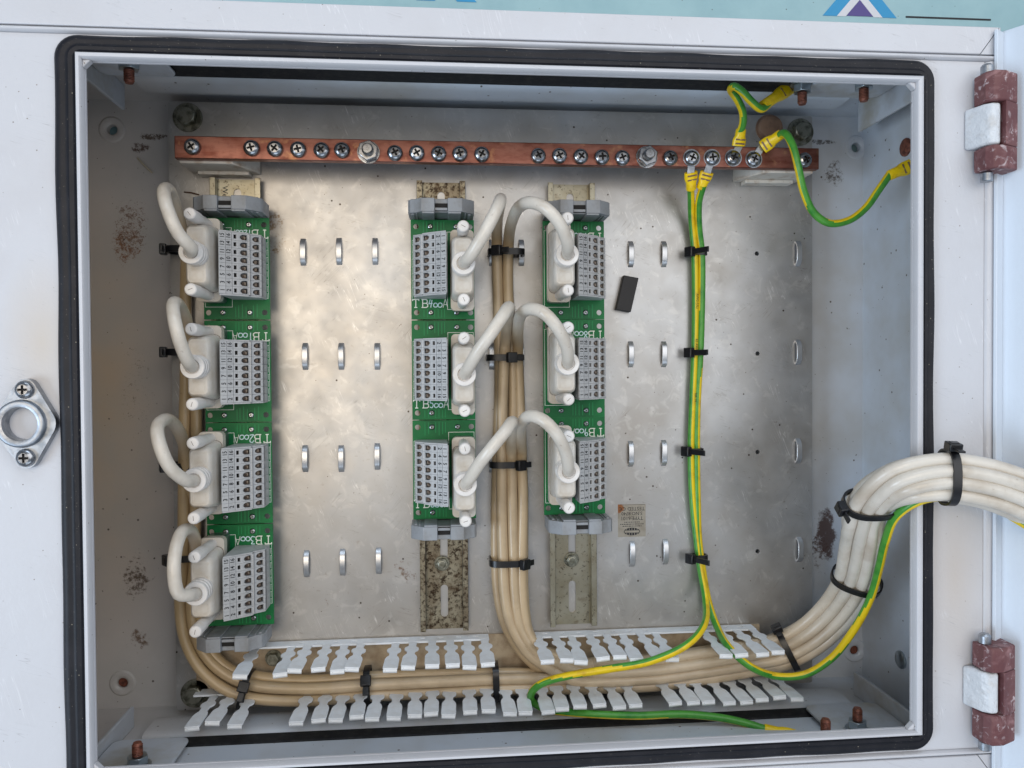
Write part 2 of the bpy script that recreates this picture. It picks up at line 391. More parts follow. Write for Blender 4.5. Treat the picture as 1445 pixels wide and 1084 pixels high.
# ================================================================== SETTING
f = MB().box(-1500, 1800, -1500, 1500, -75, -60).build('ground', floor_m); tag(f, kind='structure')
BZ = -28.0
ban = thing('banner', 'pale teal printed banner with blue chevrons lying behind the top edge of the box', 'banner', (140, 0, BZ))
MB().add(*flat(rrect(-700, 1000, -600, 520, 20), [], BZ - 31.9, BZ)).build('sheet', banner_m, ban, bevel=1)
def chevron(px_apex, half):
    c = P(px_apex, 24, BZ); y0 = c.y; k = 1.15
    x = c.x
    def tri(hw, y): return [(x - hw, y), (x + hw, y), (x, y + hw * k)]
    o = half
    band = [(x - o, y0), (x - o * .62, y0), (x, y0 + o * .62 * k), (x + o * .62, y0), (x + o, y0), (x, y0 + o * k)]
    MB().add(*flat(band, [], BZ + .05, BZ + .35)).build('blue_chevron', blue_m, ban)
    band2 = [(x - o * .62, y0), (x - o * .38, y0), (x, y0 + o * .38 * k), (x + o * .38, y0), (x + o * .62, y0), (x, y0 + o * .62 * k)]
    MB().add(*flat(band2, [], BZ + .05, BZ + .3)).build('white_chevron', pale_m, ban)
    MB().add(*flat(tri(o * .36, y0 + .5), [], BZ + .05, BZ + .4)).build('purple_triangle', purple_m, ban)
chevron(1213, 31); 
c0 = P(632, 2, BZ)
MB().add(*flat([(c0.x - 24, c0.y), (c0.x - 10, c0.y), (c0.x - 3, c0.y + 9), (c0.x - 16, c0.y + 9)], [], BZ + .05, BZ + .35)).build('blue_chevron', blue_m, ban)
MB().add(*flat([(c0.x + 7, c0.y), (c0.x + 22, c0.y), (c0.x + 14, c0.y + 9), (c0.x + 0, c0.y + 9)], [], BZ + .05, BZ + .35)).build('blue_chevron', blue_m, ban)
l0 = P(1278, 24, BZ); l1 = P(1398, 24, BZ)
MB().box(l0.x, l1.x, l0.y - .7, l0.y + .7, BZ + .05, BZ + .3).build('printed_rule', ink_k, ban)

# ================================================================== ENCLOSURE
WX0, WX1, WY0, WY1 = -158.0, 434.0, -339.0, 117.0      # outside of the body
ZB, ZF = -26.0, 128.0
OX0, OX1, OY0, OY1 = -96.2, 383.3, -307.0, 85.6        # inner edge of the gasket
IX0, IX1, IY0, IY1 = -93.2, 379.4, -304.6, 82.3        # inside of the white lip
enc = thing('electrical_enclosure', 'open white painted steel enclosure with black rubber gasket holding all the wiring', 'enclosure', (140, -110, ZB))
# back panel with four mounting holes
MH = [P(158, 183, -20), P(1208, 208, -20), P(173, 964, -20), P(1206, 918, -20)]
bp = MB().add(*flat(rect(WX0 + .05, WX1 - .05, WY0 + 4.2, WY1 - 4.2), [circ(p.x, p.y, 9.5, 28) for p in MH], ZB + .1, -20)).build('back_panel', paint_in, enc)
for i, p in enumerate(MH):
    mb = MB()
    mb.loft([[(p.x + r * math.cos(2 * PI * k / 28), p.y + r * math.sin(2 * PI * k / 28), z) for k in range(28)] for r, z in
             [(9.55, -20.4), (9.5, -20), (8.4, -18.9), (6.2, -18.6), (4.2, -19.6), (3.7, -20.2), (3.6, -25)]], cap=False)
    h = mb.build('mounting_hole', paint_in, bp)
    if i > 1:
        pl = MB().cyl((p.x, p.y), 3.5, -24, -21.5, 20).build('hole_plug', stud_m, bp, bevel=.3)
# walls (inside faces); bottom/top walls have a gland opening
t = 1.5
for nm, (x0, x1, y0, y1) in {'a': (WX0, WX0 + t, WY0 + 4, WY1 - 4), 'b': (WX1 - t, WX1, WY0 + 4, WY1 - 4)}.items():
    MB().box(x0, x1, y0, y1, -19.98, ZF - 1.6).build('side_wall', paint_in, enc)
TY, BY = WY1 - 5.0, WY0 + 5.0
for y0, y1 in ((TY, TY + t), (BY - t, BY)):
    MB().box(WX0 + t, WX1 - t, y0, y1, -19.98, ZF - 1.6).build('side_wall', paint_in, enc)
# rounded stiffening swage along top and bottom wall, then foam, then gland plate
for sgn, Y in ((-1, TY), (1, BY)):
    x0, x1 = (-60, 348)
    prof = [(Y, 2), (Y + sgn * 2, 3.5), (Y + sgn * 4.2, 8), (Y + sgn * 5, 14), (Y + sgn * 5, 30), (Y + sgn * 4.4, 34), (Y + sgn * 3, 36), (Y, 36.8)]
    MB().prism(prof, -104, 392, 'x').build('wall_swage', paint_in, enc, smooth=50)
    MB().box(-86, 376, min(Y + sgn * .05, Y + sgn * 3), max(Y + sgn * .05, Y + sgn * 3), 37, 58 if sgn < 0 else 50).build('foam_strip', foam, enc, bevel=.8)
    g = MB().box(-84, 374, min(Y + sgn * .05, Y + sgn * 2.2), max(Y + sgn * .05, Y + sgn * 2.2), 58.3 if sgn < 0 else 50.3, 112)
    g.build('gland_plate', paint_in, enc, bevel=.5)
# corner gussets and bolted tabs
def gusset(x, yw, ytip, z0=12):
    poly = [(yw, z0), (ytip, z0), (ytip, 120), (yw, 120)]
    MB().prism(poly, x - 1.2, x + 1.2, 'x').build('corner_gusset', bracket_m, enc, bevel=.6)
gusset(-119.2, TY, 94.7); gusset(409.2, TY, 89, 16); gusset(-119.2, BY, -319.5); gusset(408.2, BY, -317)
def tab(x0, x1, Y, sgn, z0):
    poly = rrect(x0, x1, z0, 120, 6)
    y0, y1 = (Y - 7, Y - 5.1) if sgn < 0 else (Y + 5.1, Y + 7)
    MB().prism(poly, min(y0, y1), max(y0, y1), 'y').build('bolted_tab', bracket_m, enc, bevel=.6)
tab(-117.5, -71, TY, -1, 47); tab(349, 407.5, TY, -1, 41); tab(-117.5, -69, BY, 1, 46); tab(353, 406.5, BY, 1, 42)
def stud(x, Y, sgn, z, nut=True):
    """threaded stud through the wall, pointing into the box"""
    m4 = Matrix.Translation((x, Y, z)) @ Matrix.Rotation(R(-90 if sgn > 0 else 90), 4, 'X')
    st = MB().lathe([(3.2, 0)] + sum([[(3.2, h), (2.75, h + .5)] for h in range(1, 15)], []) + [(2.4, 15.6)], 16, mat=m4).build('threaded_stud', stud_m, enc)
    if nut:
        nt_ = MB().prism(hexp(6.2), 2, 7.5, mat=m4).build('hex_nut', nut_m, st, bevel=.5)
        MB().lathe([(7.8, .8), (7.8, 2), (3.3, 2)], 20, mat=m4).build('washer', nut_m, st)
for px, py, Y, sg, n in ((182, 100, TY - 7, -1, True), (1132, 132, TY - 4, -1, True), (1219, 127, TY - 7, -1, True),
                      (194, 1065, BY + 7, 1, True), (1165, 1031, BY + 7, 1, False), (1210, 1015, BY + 7, 1, True)):
    q = PY(px, py, Y + sg * 8); stud(q.x, Y, sg, q.z, n)
# small screws/plugs on right wall
for px, py, m_ in ((1279, 208, stud_m), (1272, 931, nut_m)):
    q = PX(px, py, WX1 - t)
    MB().lathe([(6.5, 0), (6.5, 1.2), (5, 2.2)], 18, mat=T(q.x, q.y, q.z, 0, R(-90), 0)).build('wall_plug', m_, enc)
# front frame: flat flange, ridge, rim
RIM = 15.8
MB().add(*flat(rect(WX0, WX1 - 9.2, WY0 + RIM + 4.4, WY1 - RIM - 4.4), [rect(IX0 + .2, IX1 - .2, IY0 + .2, IY1 - .2)], ZF - 1.5, ZF)).build('front_flange', paint_frame, enc)
def ridge(x0, x1, y0, y1, z=ZF, h=2.4, name='frame_ridge'):
    lx, ly = x1 - x0, y1 - y0; n = 8
    if lx > ly: prof = [(y0 + ly * k / n, z - 1.4 + (h + 1.4) * math.sin(PI * k / n) ** .6) for k in range(n + 1)]; ax = 'x'; a, b = x0, x1
    else: prof = [(x0 + lx * k / n, z - 1.4 + (h + 1.4) * math.sin(PI * k / n) ** .6) for k in range(n + 1)]; ax = 'y'; a, b = y0, y1
    MB().prism(prof, a, b, ax).build(name, paint_frame, enc, smooth=60)
ridge(WX0, WX1 - 1, WY1 - RIM - 4.3, WY1 - RIM - .5); ridge(WX0, WX1 - 1, WY0 + RIM + .5, WY0 + RIM + 4.3)
ridge(WX1 - 9, WX1 - .3, WY0 + RIM + 4.5, WY1 - RIM - 4.5, h=1.6)
# outer rims, mitred at the hinge side
xa, xb = WX0, WX1 + .6
for sgn, yo, yi in ((1, WY1 + .6, WY1 - RIM), (-1, WY0 - .6, WY0 + RIM)):
    MB().prism([(xa, yi), (xb - 13, yi), (xb - .6, yo), (xa, yo)], ZF - 14, ZF + .8).build('outer_rim', paint_frame, enc, bevel=.5)
    MB().prism([(xb - 12.6, yi), (xb, yi), (xb, yo), (xb - .2, yo)], ZF - 14, ZF + .6).build('rim_corner', paint_frame, enc, bevel=.5)
# gasket: a band between an inner rectangle and a rounded outer one, with a moulded double ridge
gx0, gx1, gy0, gy1 = OX0 - 12.4, OX1 + 8.6, OY0 - 10.2, OY1 + 10.4
outer = rrect(gx0, gx1, gy0, gy1, 13, 8); inner = rrect(OX0, OX1, OY0, OY1, 3.2, 8)
def densify(l, k=10):
    out = []
    for i in range(len(l)):
        a, b = Vector(l[i]), Vector(l[(i + 1) % len(l)]); n = max(1, int((b - a).length / 14))
        out += [(a, b, j / n, n) for j in range(n)]
    return out
rings = []
pr = [(0, 0), (.03, 3.6), (.12, 4.8), (.3, 5.0), (.38, 4.1), (.5, 3.9), (.62, 4.4), (.8, 4.2), (.95, 2.6), (1, 0)]
N = len(outer)
loops = [[] for _ in pr]
for i in range(N):
    a, b = Vector(outer[i]), Vector(outer[(i + 1) % N]); c, d = Vector(inner[i]), Vector(inner[(i + 1) % N])
    n = max(1, int((b - a).length / 12))
    for j in range(n):
        o_ = a.lerp(b, j / n); q_ = c.lerp(d, j / n)
        wob = .25 * math.sin(o_.x * .11 + o_.y * .07) + .2 * math.sin(o_.x * .031 - o_.y * .05)
        o_ = o_ + (o_ - q_).normalized() * wob
        for k, (s_, h) in enumerate(pr):
            v = q_.lerp(o_, s_); loops[k].append((v.x, v.y, ZF + h + .02))
MB().loft(loops, cap=False).build('rubber_gasket', rubber, enc, smooth=40)
# white folded lip inside the gasket
li_o = rect(OX0 + .15, OX1 - .15, OY0 + .15, OY1 - .15); li_i = rect(IX0, IX1, IY0, IY1)
mb = MB(); pr = [(0, ZF), (0, ZF + 5.2), (.2, ZF + 6.0), (.75, ZF + 6.0), (1, ZF + 5.0), (1, ZF - 1.5), (.2, ZF - 1.5)]
mb.loft([[(o_[0] + (q_[0] - o_[0]) * s_, o_[1] + (q_[1] - o_[1]) * s_, z) for o_, q_ in zip(li_o, li_i)] for s_, z in pr], cap=False)
mb.build('folded_lip', paint_frame, enc, smooth=50)
for cx, cy, sx, sy in ((IX0, IY1, 1, -1), (IX1, IY1, -1, -1), (IX1, IY0, -1, 1), (IX0, IY0, 1, 1)):
    poly = [(cx, cy), (cx + sx * 4.5, cy), (cx, cy + sy * 4.5)]
    MB().prism(poly, ZF - 1.4, ZF + 3.5).build('lip_corner_weld', paint_frame, enc, bevel=.8)
# hinges
def hinge(y0, y1):
    hg = link('hinge', None, enc); hg.empty_display_size = .01; ORG[hg.name] = ORG[enc.name]
    x0, xr = 416, 437; ym = (y0 + y1) / 2 - (1.5 if y0 > 0 else -2)
    prof = [(xr - 0, ZF - 6), (xr, ZF + 12), (xr - 11, ZF + 17), (x0 + 3, ZF + 17), (x0, ZF + 13), (x0, ZF + 2.6), (x0 + 9, ZF + 2.6), (x0 + 16, ZF - 6)]
    n0, n1 = ym - 13, ym + 12
    MB().prism(prof, y0, n0 - .2, 'y').build('hinge_block', hinge_m, hg, bevel=1)
    MB().prism(prof, n1 + .2, y1, 'y').build('hinge_block', hinge_m, hg, bevel=1)
    MB().prism([(xr, ZF - 6), (xr, ZF + 12), (xr - 11, ZF + 17), (x0 + 10, ZF + 17), (x0 + 10, ZF + 2.6), (x0 + 16, ZF - 6)], n0 - .2, n1 + .2, 'y').build('hinge_block', hinge_m, hg, bevel=.5)
    k = MB().prism([(x0 + 9.5, ZF + 2), (x0 + 9.5, ZF + 12), (x0 + 7.5, ZF + 15.5), (x0 + 3, ZF + 15.5), (x0 - .5, ZF + 12), (x0 - 2.5, ZF + 5), (x0 - 4.5, ZF + .1)], n0 + .4, n1 - .4, 'y')
    k.build('hinge_knuckle', knuckle_m, hg, bevel=1.6, seg=3)
    for ya, yb in ((y1, y1 + 6), (y0 - 6, y0)):
        MB().lathe([(3, ya), (3.4, ya + .5), (3.4, yb - 1.2), (2.4, yb)], 16, mat=T(x0 + 4.5, 0, ZF + 8) @ Matrix(((1, 0, 0, 0), (0, 0, 1, 0), (0, -1, 0, 0), (0, 0, 0, 1)))).build('hinge_pin', zinc, hg)
hinge(29, 86); hinge(-310, -252)
# door, hinged on the right and standing open
a = R(58)
dm = T(WX1 + 2.5, 0, ZF - 2, 0, -a, 0)
dr = MB().box(0, 420, WY0 + 2, WY1 - 1, -1.5, 0, mat=dm).build('door', door_m, enc, bevel=.4)
MB().box(0, 2, WY0 + 3, WY1 - 2, .05, 9, mat=dm).build('door_return', door_m, dr, bevel=.4)
# latch ring on the left of the frame
LX, LY = -126.5, -113.6
def hull2(circles, n=28):
    pts = [Vector((cx + r * math.cos(2 * PI * i / n), cy + r * math.sin(2 * PI * i / n))) for cx, cy, r in circles for i in range(n)]
    pts = sorted((round(p.x, 4), round(p.y, 4)) for p in pts); lo, up = [], []
    for seq, h in ((pts, lo), (pts[::-1], up)):
        for p in seq:
            while len(h) > 1 and (h[-1][0] - h[-2][0]) * (p[1] - h[-2][1]) - (h[-1][1] - h[-2][1]) * (p[0] - h[-2][0]) <= 0: h.pop()
            h.append(p)
    return lo[:-1] + up[:-1]
lt = MB().add(*flat(hull2([(LX, LY, 14), (LX + 2, LY + 18.5, 5.6), (LX + 2, LY - 18.5, 5.6), (LX + 8, LY, 9.5)]), [circ(LX, LY, 8.8, 30)], ZF + .1, ZF + 5)).build('latch_ring', zinc, enc, bevel=1)
MB().loft([[(LX + r * math.cos(2 * PI * k / 32), LY + r * math.sin(2 * PI * k / 32), z) for k in range(32)] for r, z in ((13, ZF + 5), (12.6, ZF + 7.4), (11.6, ZF + 8), (9.2, ZF + 7.2), (8.9, ZF + 5))], cap=False).build('ring_collar', zinc, lt, smooth=50)
for sy in (1, -1):
    mb = screw_mesh(4.9, 2.8); v = mb.v; mb.v = [q + Vector((LX + 2, LY + sy * 18.3, ZF + 5.05)) for q in v]; mb.build('screw', [steel, dark_hole], lt)

# ================================================================== MOUNTING PLATE
PLX0, PLX1, PLY0, PLY1 = -93.5, 380.6, -329.0, 105.4
plate = thing('mounting_plate', 'bare aluminium mounting plate with rows of raised loops bolted inside the box', 'mounting plate', (140, -110, -3))
rowsL = {427: (355, 503, 648, 797), 478: (354, 503, 648, 795), 529: (354, 503, 645, 793), 891: (358, 500, 641, 783), 938: (358, 500, 640, 780), 1128: (357, 497, 637, 777),
         694: (356, 503, 649, 791), 736: (356, 503, 649, 791)}
lances = []
for x, ys in rowsL.items():
    for i, y in enumerate(ys):
        q = P(x + (3 if i and x < 600 else 0) + (2 if i == 3 else 0), y, 3.2); lances.append((q.x, q.y))
holes = [circ(P(x, y, 0).x, P(x, y, 0).y, 1.7, 12) for x, y in ((1068, 358), (1069, 499), (1069, 638), (1069, 778))]
lh = [rect(x - 1.6, x + 1.6, y - 8.4, y + 8.4) for x, y in lances]
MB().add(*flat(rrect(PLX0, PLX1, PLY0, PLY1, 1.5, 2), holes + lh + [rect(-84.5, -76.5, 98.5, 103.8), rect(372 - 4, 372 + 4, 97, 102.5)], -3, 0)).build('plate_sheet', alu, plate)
for x in (PLX0 + 6, PLX1 - 6):
    for y in (PLY0 + 8, PLY1 - 12): MB().cyl((x, y), 6, -19.9, -3.05).build('spacer', zinc, plate)
n = 10; arch = []
prof_o = [(-10, -.3), (-7.6, 2.6), (-4.6, 3.9), (4.6, 3.9), (7.6, 2.6), (10, -.3)]
prof_i = [(8.6, -1.2), (6.8, 1.4), (4.2, 2.6), (-4.2, 2.6), (-6.8, 1.4), (-8.6, -1.2)]
lance0 = None
lance_m = M('bright_pressed_aluminium', rgb(200, 201, 203), .36, .9).done()
for x, y in lances:
    if lance0 is None:
        mb = MB(); n = 6
        vs = [(-1.95, p[0], p[1]) for p in prof_o] + [(1.95, p[0], p[1]) for p in prof_o] + [(-1.95, p[0], p[1]) for p in prof_i[::-1]] + [(1.95, p[0], p[1]) for p in prof_i[::-1]]
        fs = []
        for i in range(5): fs += [(i, i + 1, i + 7, i + 6), (12 + i, 18 + i, 19 + i, 13 + i), (i, 12 + i, 13 + i, i + 1), (6 + i, 7 + i, 19 + i, 18 + i)]
        fs += [(0, 6, 18, 12), (5, 17, 23, 11)]
        mb.add(vs, fs); lance0 = mb.build('pressed_loop', lance_m, plate, world=False, bevel=.25)
        ob = lance0
    else: ob = share(lance0, plate)
    ob.location = (Vector((x, y, 0)) - Vector(ORG[plate.name])) * S
# sticker
q0, q1 = P(872, 712, 0), P(911, 757, 0); sc_ = ((q0.x + q1.x) / 2, (q0.y + q1.y) / 2)
stk = thing('inspection_sticker', 'small aged upside down inspection label with oval globe logo on the plate', 'label', (sc_[0], sc_[1], .02), R(180))
MB().box(-10.6, 10.6, -12.3, 12.3, 0, .18).build('sticker_sheet', sticker_m, stk, world=False)
def put_text(mb, txt, size, x, y, z, rz=0, sx=1, depth=.04):
    v, f = text_geo(txt, size, depth); mb.add(v, f, 0, T(x, y, z, 0, 0, rz) @ Matrix.Diagonal((sx, 1, 1, 1)))
mb = MB()
for txt, s_, y in (('TESTED C\u20ac', 3.9, -9), ('S.NO:8740', 3.6, -5.4), ('TYPE:6101', 3.9, -1.8)): put_text(mb, txt, s_, 0, y, .24)
mb.build('printed_text', ink_k, stk, world=False)
mb = MB(); 
for y, w_ in ((1.2, 6), (2.7, 9), (4.2, 7.5)):
    x = -w_
    while x < w_:
        l = random.uniform(.5, 1.9); mb.box(x, min(x + l, w_), y - .28, y + .28, .2, .26); x += l + .45
mb.add(*flat(circ(0, 8.3, 6.2, 28, 2.9), [], .2, .25)); mb.box(-10, 9, -12, -11.8, .2, .25)
mb.build('printed_logo', ink_k, stk, world=False)
mb = MB().box(-5.6, 5.6, 7.5, 9.1, .26, .29)
for k in range(-2, 3): mb.add(*flat([(k * 2 - .2, 5.8), (k * 2 + .2, 5.8), (k * 2 + .2, 7.2), (k * 2 - .2, 7.2)], [], .26, .29)); mb.add(*flat(rect(k * 2 - .2, k * 2 + .2, 9.3, 10.9), [], .26, .29))
mb.build('logo_band', sticker_m, stk, world=False)

# corner bolts of the plate
def bolt(px, py, label, z=0):
    q = P(px, py, 5); th = thing('hex_bolt', label, 'bolt', (q.x, q.y, z), R(random.uniform(0, 60)), 'bolts holding the mounting plate')
    MB().lathe([(10.2, .05), (10.2, 1.6), (5, 1.6)], 28).build('washer', bolt_m, th, world=False, bevel=.3)
    mb = MB().prism(hexp(7.3), 1.7, 6.2, top=hexp(7.0)); mb.lathe([(6.2, 6.1), (5.9, 6.7), (4.4, 6.7)], 24)
    mb.build('bolt_head', bolt_m, th, world=False, bevel=.5)
    mb = MB(); put_text(mb, '8.8', 3.2, 0, 1.6, 6.75); mb.build('head_marking', bolt_m, th, world=False)
bolt(262, 163, 'dull zinc hex bolt above the left end of the copper bar')
bolt(1133, 184, 'dull zinc hex bolt beside the brown plug above the right end of the copper bar')
bolt(273, 982, 'dull zinc hex bolt at the lower left corner beside the bend of the yellowed cables')
q = P(1090, 178, 6); pg = thing('plastic_plug', 'round brown plug on the plate above the right end of the copper bar', 'plug', (q.x, q.y, 0))
MB().lathe([(9.4, .05), (9.4, 3), (8.6, 4.6), (6, 5.4)], 28).build('cap', brown_m, pg, world=False)
MB().lathe([(10.6, .04), (10.4, 1.0)], 28).build('collar', brown_m, pg, world=False)

# ================================================================== EARTH BAR
bx0, bx1, by0, by1 = -78.0, 368.4, 56.0, 71.0
bar = thing('copper_earth_bar', 'long copper earth bar studded with cross head screws along the top of the plate', 'earth bar', (145, 63, 0))
MB().box(bx0, bx1, by0, by1, 29, 35).build('bar', copper, bar, bevel=.5)
for x0, x1, sg in ((-77, -30, 1), (318, 367, -1)):
    prof = [(x0, .1), (x1, .1), (x1, 4), (x1 - 12 if sg > 0 else x1, 28.8), (x0 if sg > 0 else x0 + 12, 28.8), (x0, 4)]
    MB().prism(prof, by0 - 1.5, by1 - 3, 'y').build('insulator', insul_m, bar, bevel=.6)
    MB().box(x0 + 6, x1 - 6, by0 - 4.2, by0 - 1.55, .1, 10).build('insulator', insul_m, bar, bevel=.5)
SCR = [(270, 206), (354, 208), (387, 209), (420, 210), (453, 211), (482, 211), (557, 215), (588, 215), (619, 216), (649, 216), (680, 217), (760, 219), (790, 219),
       (820, 220), (850, 221), (879, 222), (947, 222), (977, 222), (1006, 222), (1036, 222), (1065, 224), (1137, 225)]
s0 = None
for px, py in SCR:
    q = P(px, py, 38) - Vector(ORG[bar.name])
    if s0 is None:
        mbs = screw_mesh(5.3, 3.3, 22)
        s0 = mbs.build('screw', [steel, dark_hole], bar, world=False); ob = s0
    else: ob = share(s0, bar)
    ob.location = Vector((q.x, q.y, 35.72)) * S
    ob.rotation_euler = (R(random.uniform(-4, 4)), R(random.uniform(-4, 4)), random.uniform(0, PI))
for px, py in ((519, 212), (915, 219)):
    q = P(px, py, 41) - Vector(ORG[bar.name]); q.z = 35
    mb = MB().prism(hexp(7.2, a=20), 1.6, 6.4).build('hex_nut', steel, bar, world=False, bevel=.6, loc=q)
    MB().lathe([(7.6, .05), (7.6, 1.5), (4, 1.5)], 24).build('washer', steel, bar, world=False, loc=q)
    MB().lathe([(3.8, 6.3)] + sum([[(3.8, 6.6 + k), (3.4, 7.1 + k)] for k in range(4)], []) + [(3, 10.8)], 18).build('threaded_stud', steel, bar, world=False, loc=q)

# ================================================================== DIN RAILS
RY0, RY1 = -276.5, 50.6
def din_rail(cx, label, mat, skip_bolts=False, y0=RY0):
    th = thing('din_rail', label, 'mounting rail', (cx, (y0 + RY1) / 2, 0), 0, 'vertical mounting rails under the circuit boards')
    sl = [slot(cx, -256 + 36 * k, 5.4, 24) for k in range(9) if y0 < -256 + 36 * k - 13]
    MB().add(*flat(rect(cx - 13.4, cx + 13.4, y0, RY1), [s_ for s_ in sl], .2, 1.2)).build('rail_web', mat, th)
    for s_ in (-1, 1):
        prof = [(cx + s_ * 13.5, .25), (cx + s_ * 13.5, 7.5), (cx + s_ * 17.5, 7.5), (cx + s_ * 17.5, 6.4), (cx + s_ * 14.5, 6.4), (cx + s_ * 14.5, .25)]
        MB().prism(prof, y0, RY1, 'y').build('rail_flange', mat, th, bevel=.25)
    for by_ in (-228, 12):
        b = MB().lathe([(5.6, 1.25), (5.6, 2.2), (3, 2.2)], 20); b.prism(hexp(4.5), 2.2, 5.2); b.lathe([(3.2, 5.1), (2.6, 5.6)], 16)
        b.v = [v + Vector((cx - (1.5 if cx < 190 else .5), by_, 0)) for v in b.v]; b.build('rail_bolt', bolt_m, th, bevel=.3)
    mb = MB(); put_text(mb, 'Weidm\u00fcller', 5.4, cx + (9.3 if cx > 0 else -8.6), -243 if cx > 150 else 33, 1.3, R(-90) if cx > 0 else R(-90)); m2 = MB(); put_text(m2, 'Weidm\u00fcller', 5.4, cx + 9.3, 30, 1.3, R(-90))
    if cx > 150: m2.build('embossed_text', rail_m, th)
    if cx > 150 or cx < 0:
        o = mb.build('embossed_text', rail_m if cx > 0 else ink_k, th)
din_rail(-46.2, 'brassy mounting rail behind the four left hand circuit boards', rail_m)
din_rail(98.4, 'heavily spotted mounting rail behind the middle column of circuit boards', rail_rust)
din_rail(193.6, 'mounting rail behind the right hand column of circuit boards with embossed lettering', rail_m)

# ================================================================== CIRCUIT BOARDS (local: x right, y up, board centred, plate at z 0)
GL = {'T': [[(0, 1), (1, 1)], [(.5, 1), (.5, 0)], [(.3, 0), (.7, 0)], [(0, 1), (0, .85)], [(1, 1), (1, .85)]],
      'B': [[(.15, 0), (.15, 1)], [(0, 0), (.7, 0), (.95, .12), (.95, .4), (.7, .52), (.15, .52)], [(0, 1), (.65, 1), (.88, .9), (.88, .63), (.65, .52)]],
      'A': [[(0, 0), (.45, 1), (.55, 1), (1, 0)], [(.2, .36), (.8, .36)]],
      '0': [[(.5, 0), (.15, .1), (.05, .35), (.2, .6), (.5, .68), (.85, .58), (.95, .3), (.8, .08), (.5, 0)]],
      '1': [[(.35, .8), (.5, 1), (.45, 0)]],
      '2': [[(.1, .75), (.3, .95), (.7, .95), (.85, .7), (.5, .35), (.1, 0), (.9, .05)]],
      '3': [[(.1, .95), (.8, .95), (.45, .58), (.8, .5), (.9, .25), (.6, 0), (.1, .08)]],
      '4': [[(.35, 1), (.05, .45), (.8, .5)], [(.8, .95), (.45, 0)]],
      '5': [[(.85, 1), (.25, .98), (.2, .6), (.65, .6), (.85, .3), (.6, 0), (.1, .05)]],
      '6': [[(.75, 1), (.3, .7), (.1, .3), (.35, 0), (.75, .05), (.85, .35), (.5, .5), (.15, .35)]],
      '7': [[(.1, .95), (.9, .95), (.4, 0)]],
      '8': [[(.5, .52), (.2, .75), (.45, 1), (.8, .8), (.5, .52), (.1, .25), (.45, 0), (.85, .2), (.5, .52)]],
      '9': [[(.85, .7), (.5, .95), (.15, .75), (.35, .5), (.8, .65), (.8, .3), (.6, 0)]]}
SZ = [0]
def strokes(mb, ch, x, y, w_, h, r, z, jig=0):
    for st in GL[ch]:
        pts = [Vector((x + p[0] * w_ + random.uniform(-jig, jig), y + p[1] * h + random.uniform(-jig, jig), z)) for p in st]
        if len(pts) > 3 and jig: pts = spline(pts, .5)
        for i in range(len(pts) - 1):
            a, b = pts[i], pts[i + 1]; d = (b - a); 
            if d.length < 1e-4: continue
            d.normalize(); nrm = Vector((-d.y, d.x, 0)) * r; e = d * r * .6
            SZ[0] = (SZ[0] + .0023) % .05; up_ = Vector((0, 0, SZ[0]))
            mb.add([a - e - nrm + up_, b + e - nrm + up_, b + e + nrm + up_, a - e + nrm + up_], [(0, 1, 2, 3)])
PZ = 18.0; BW = 22.3; BH = 35.3
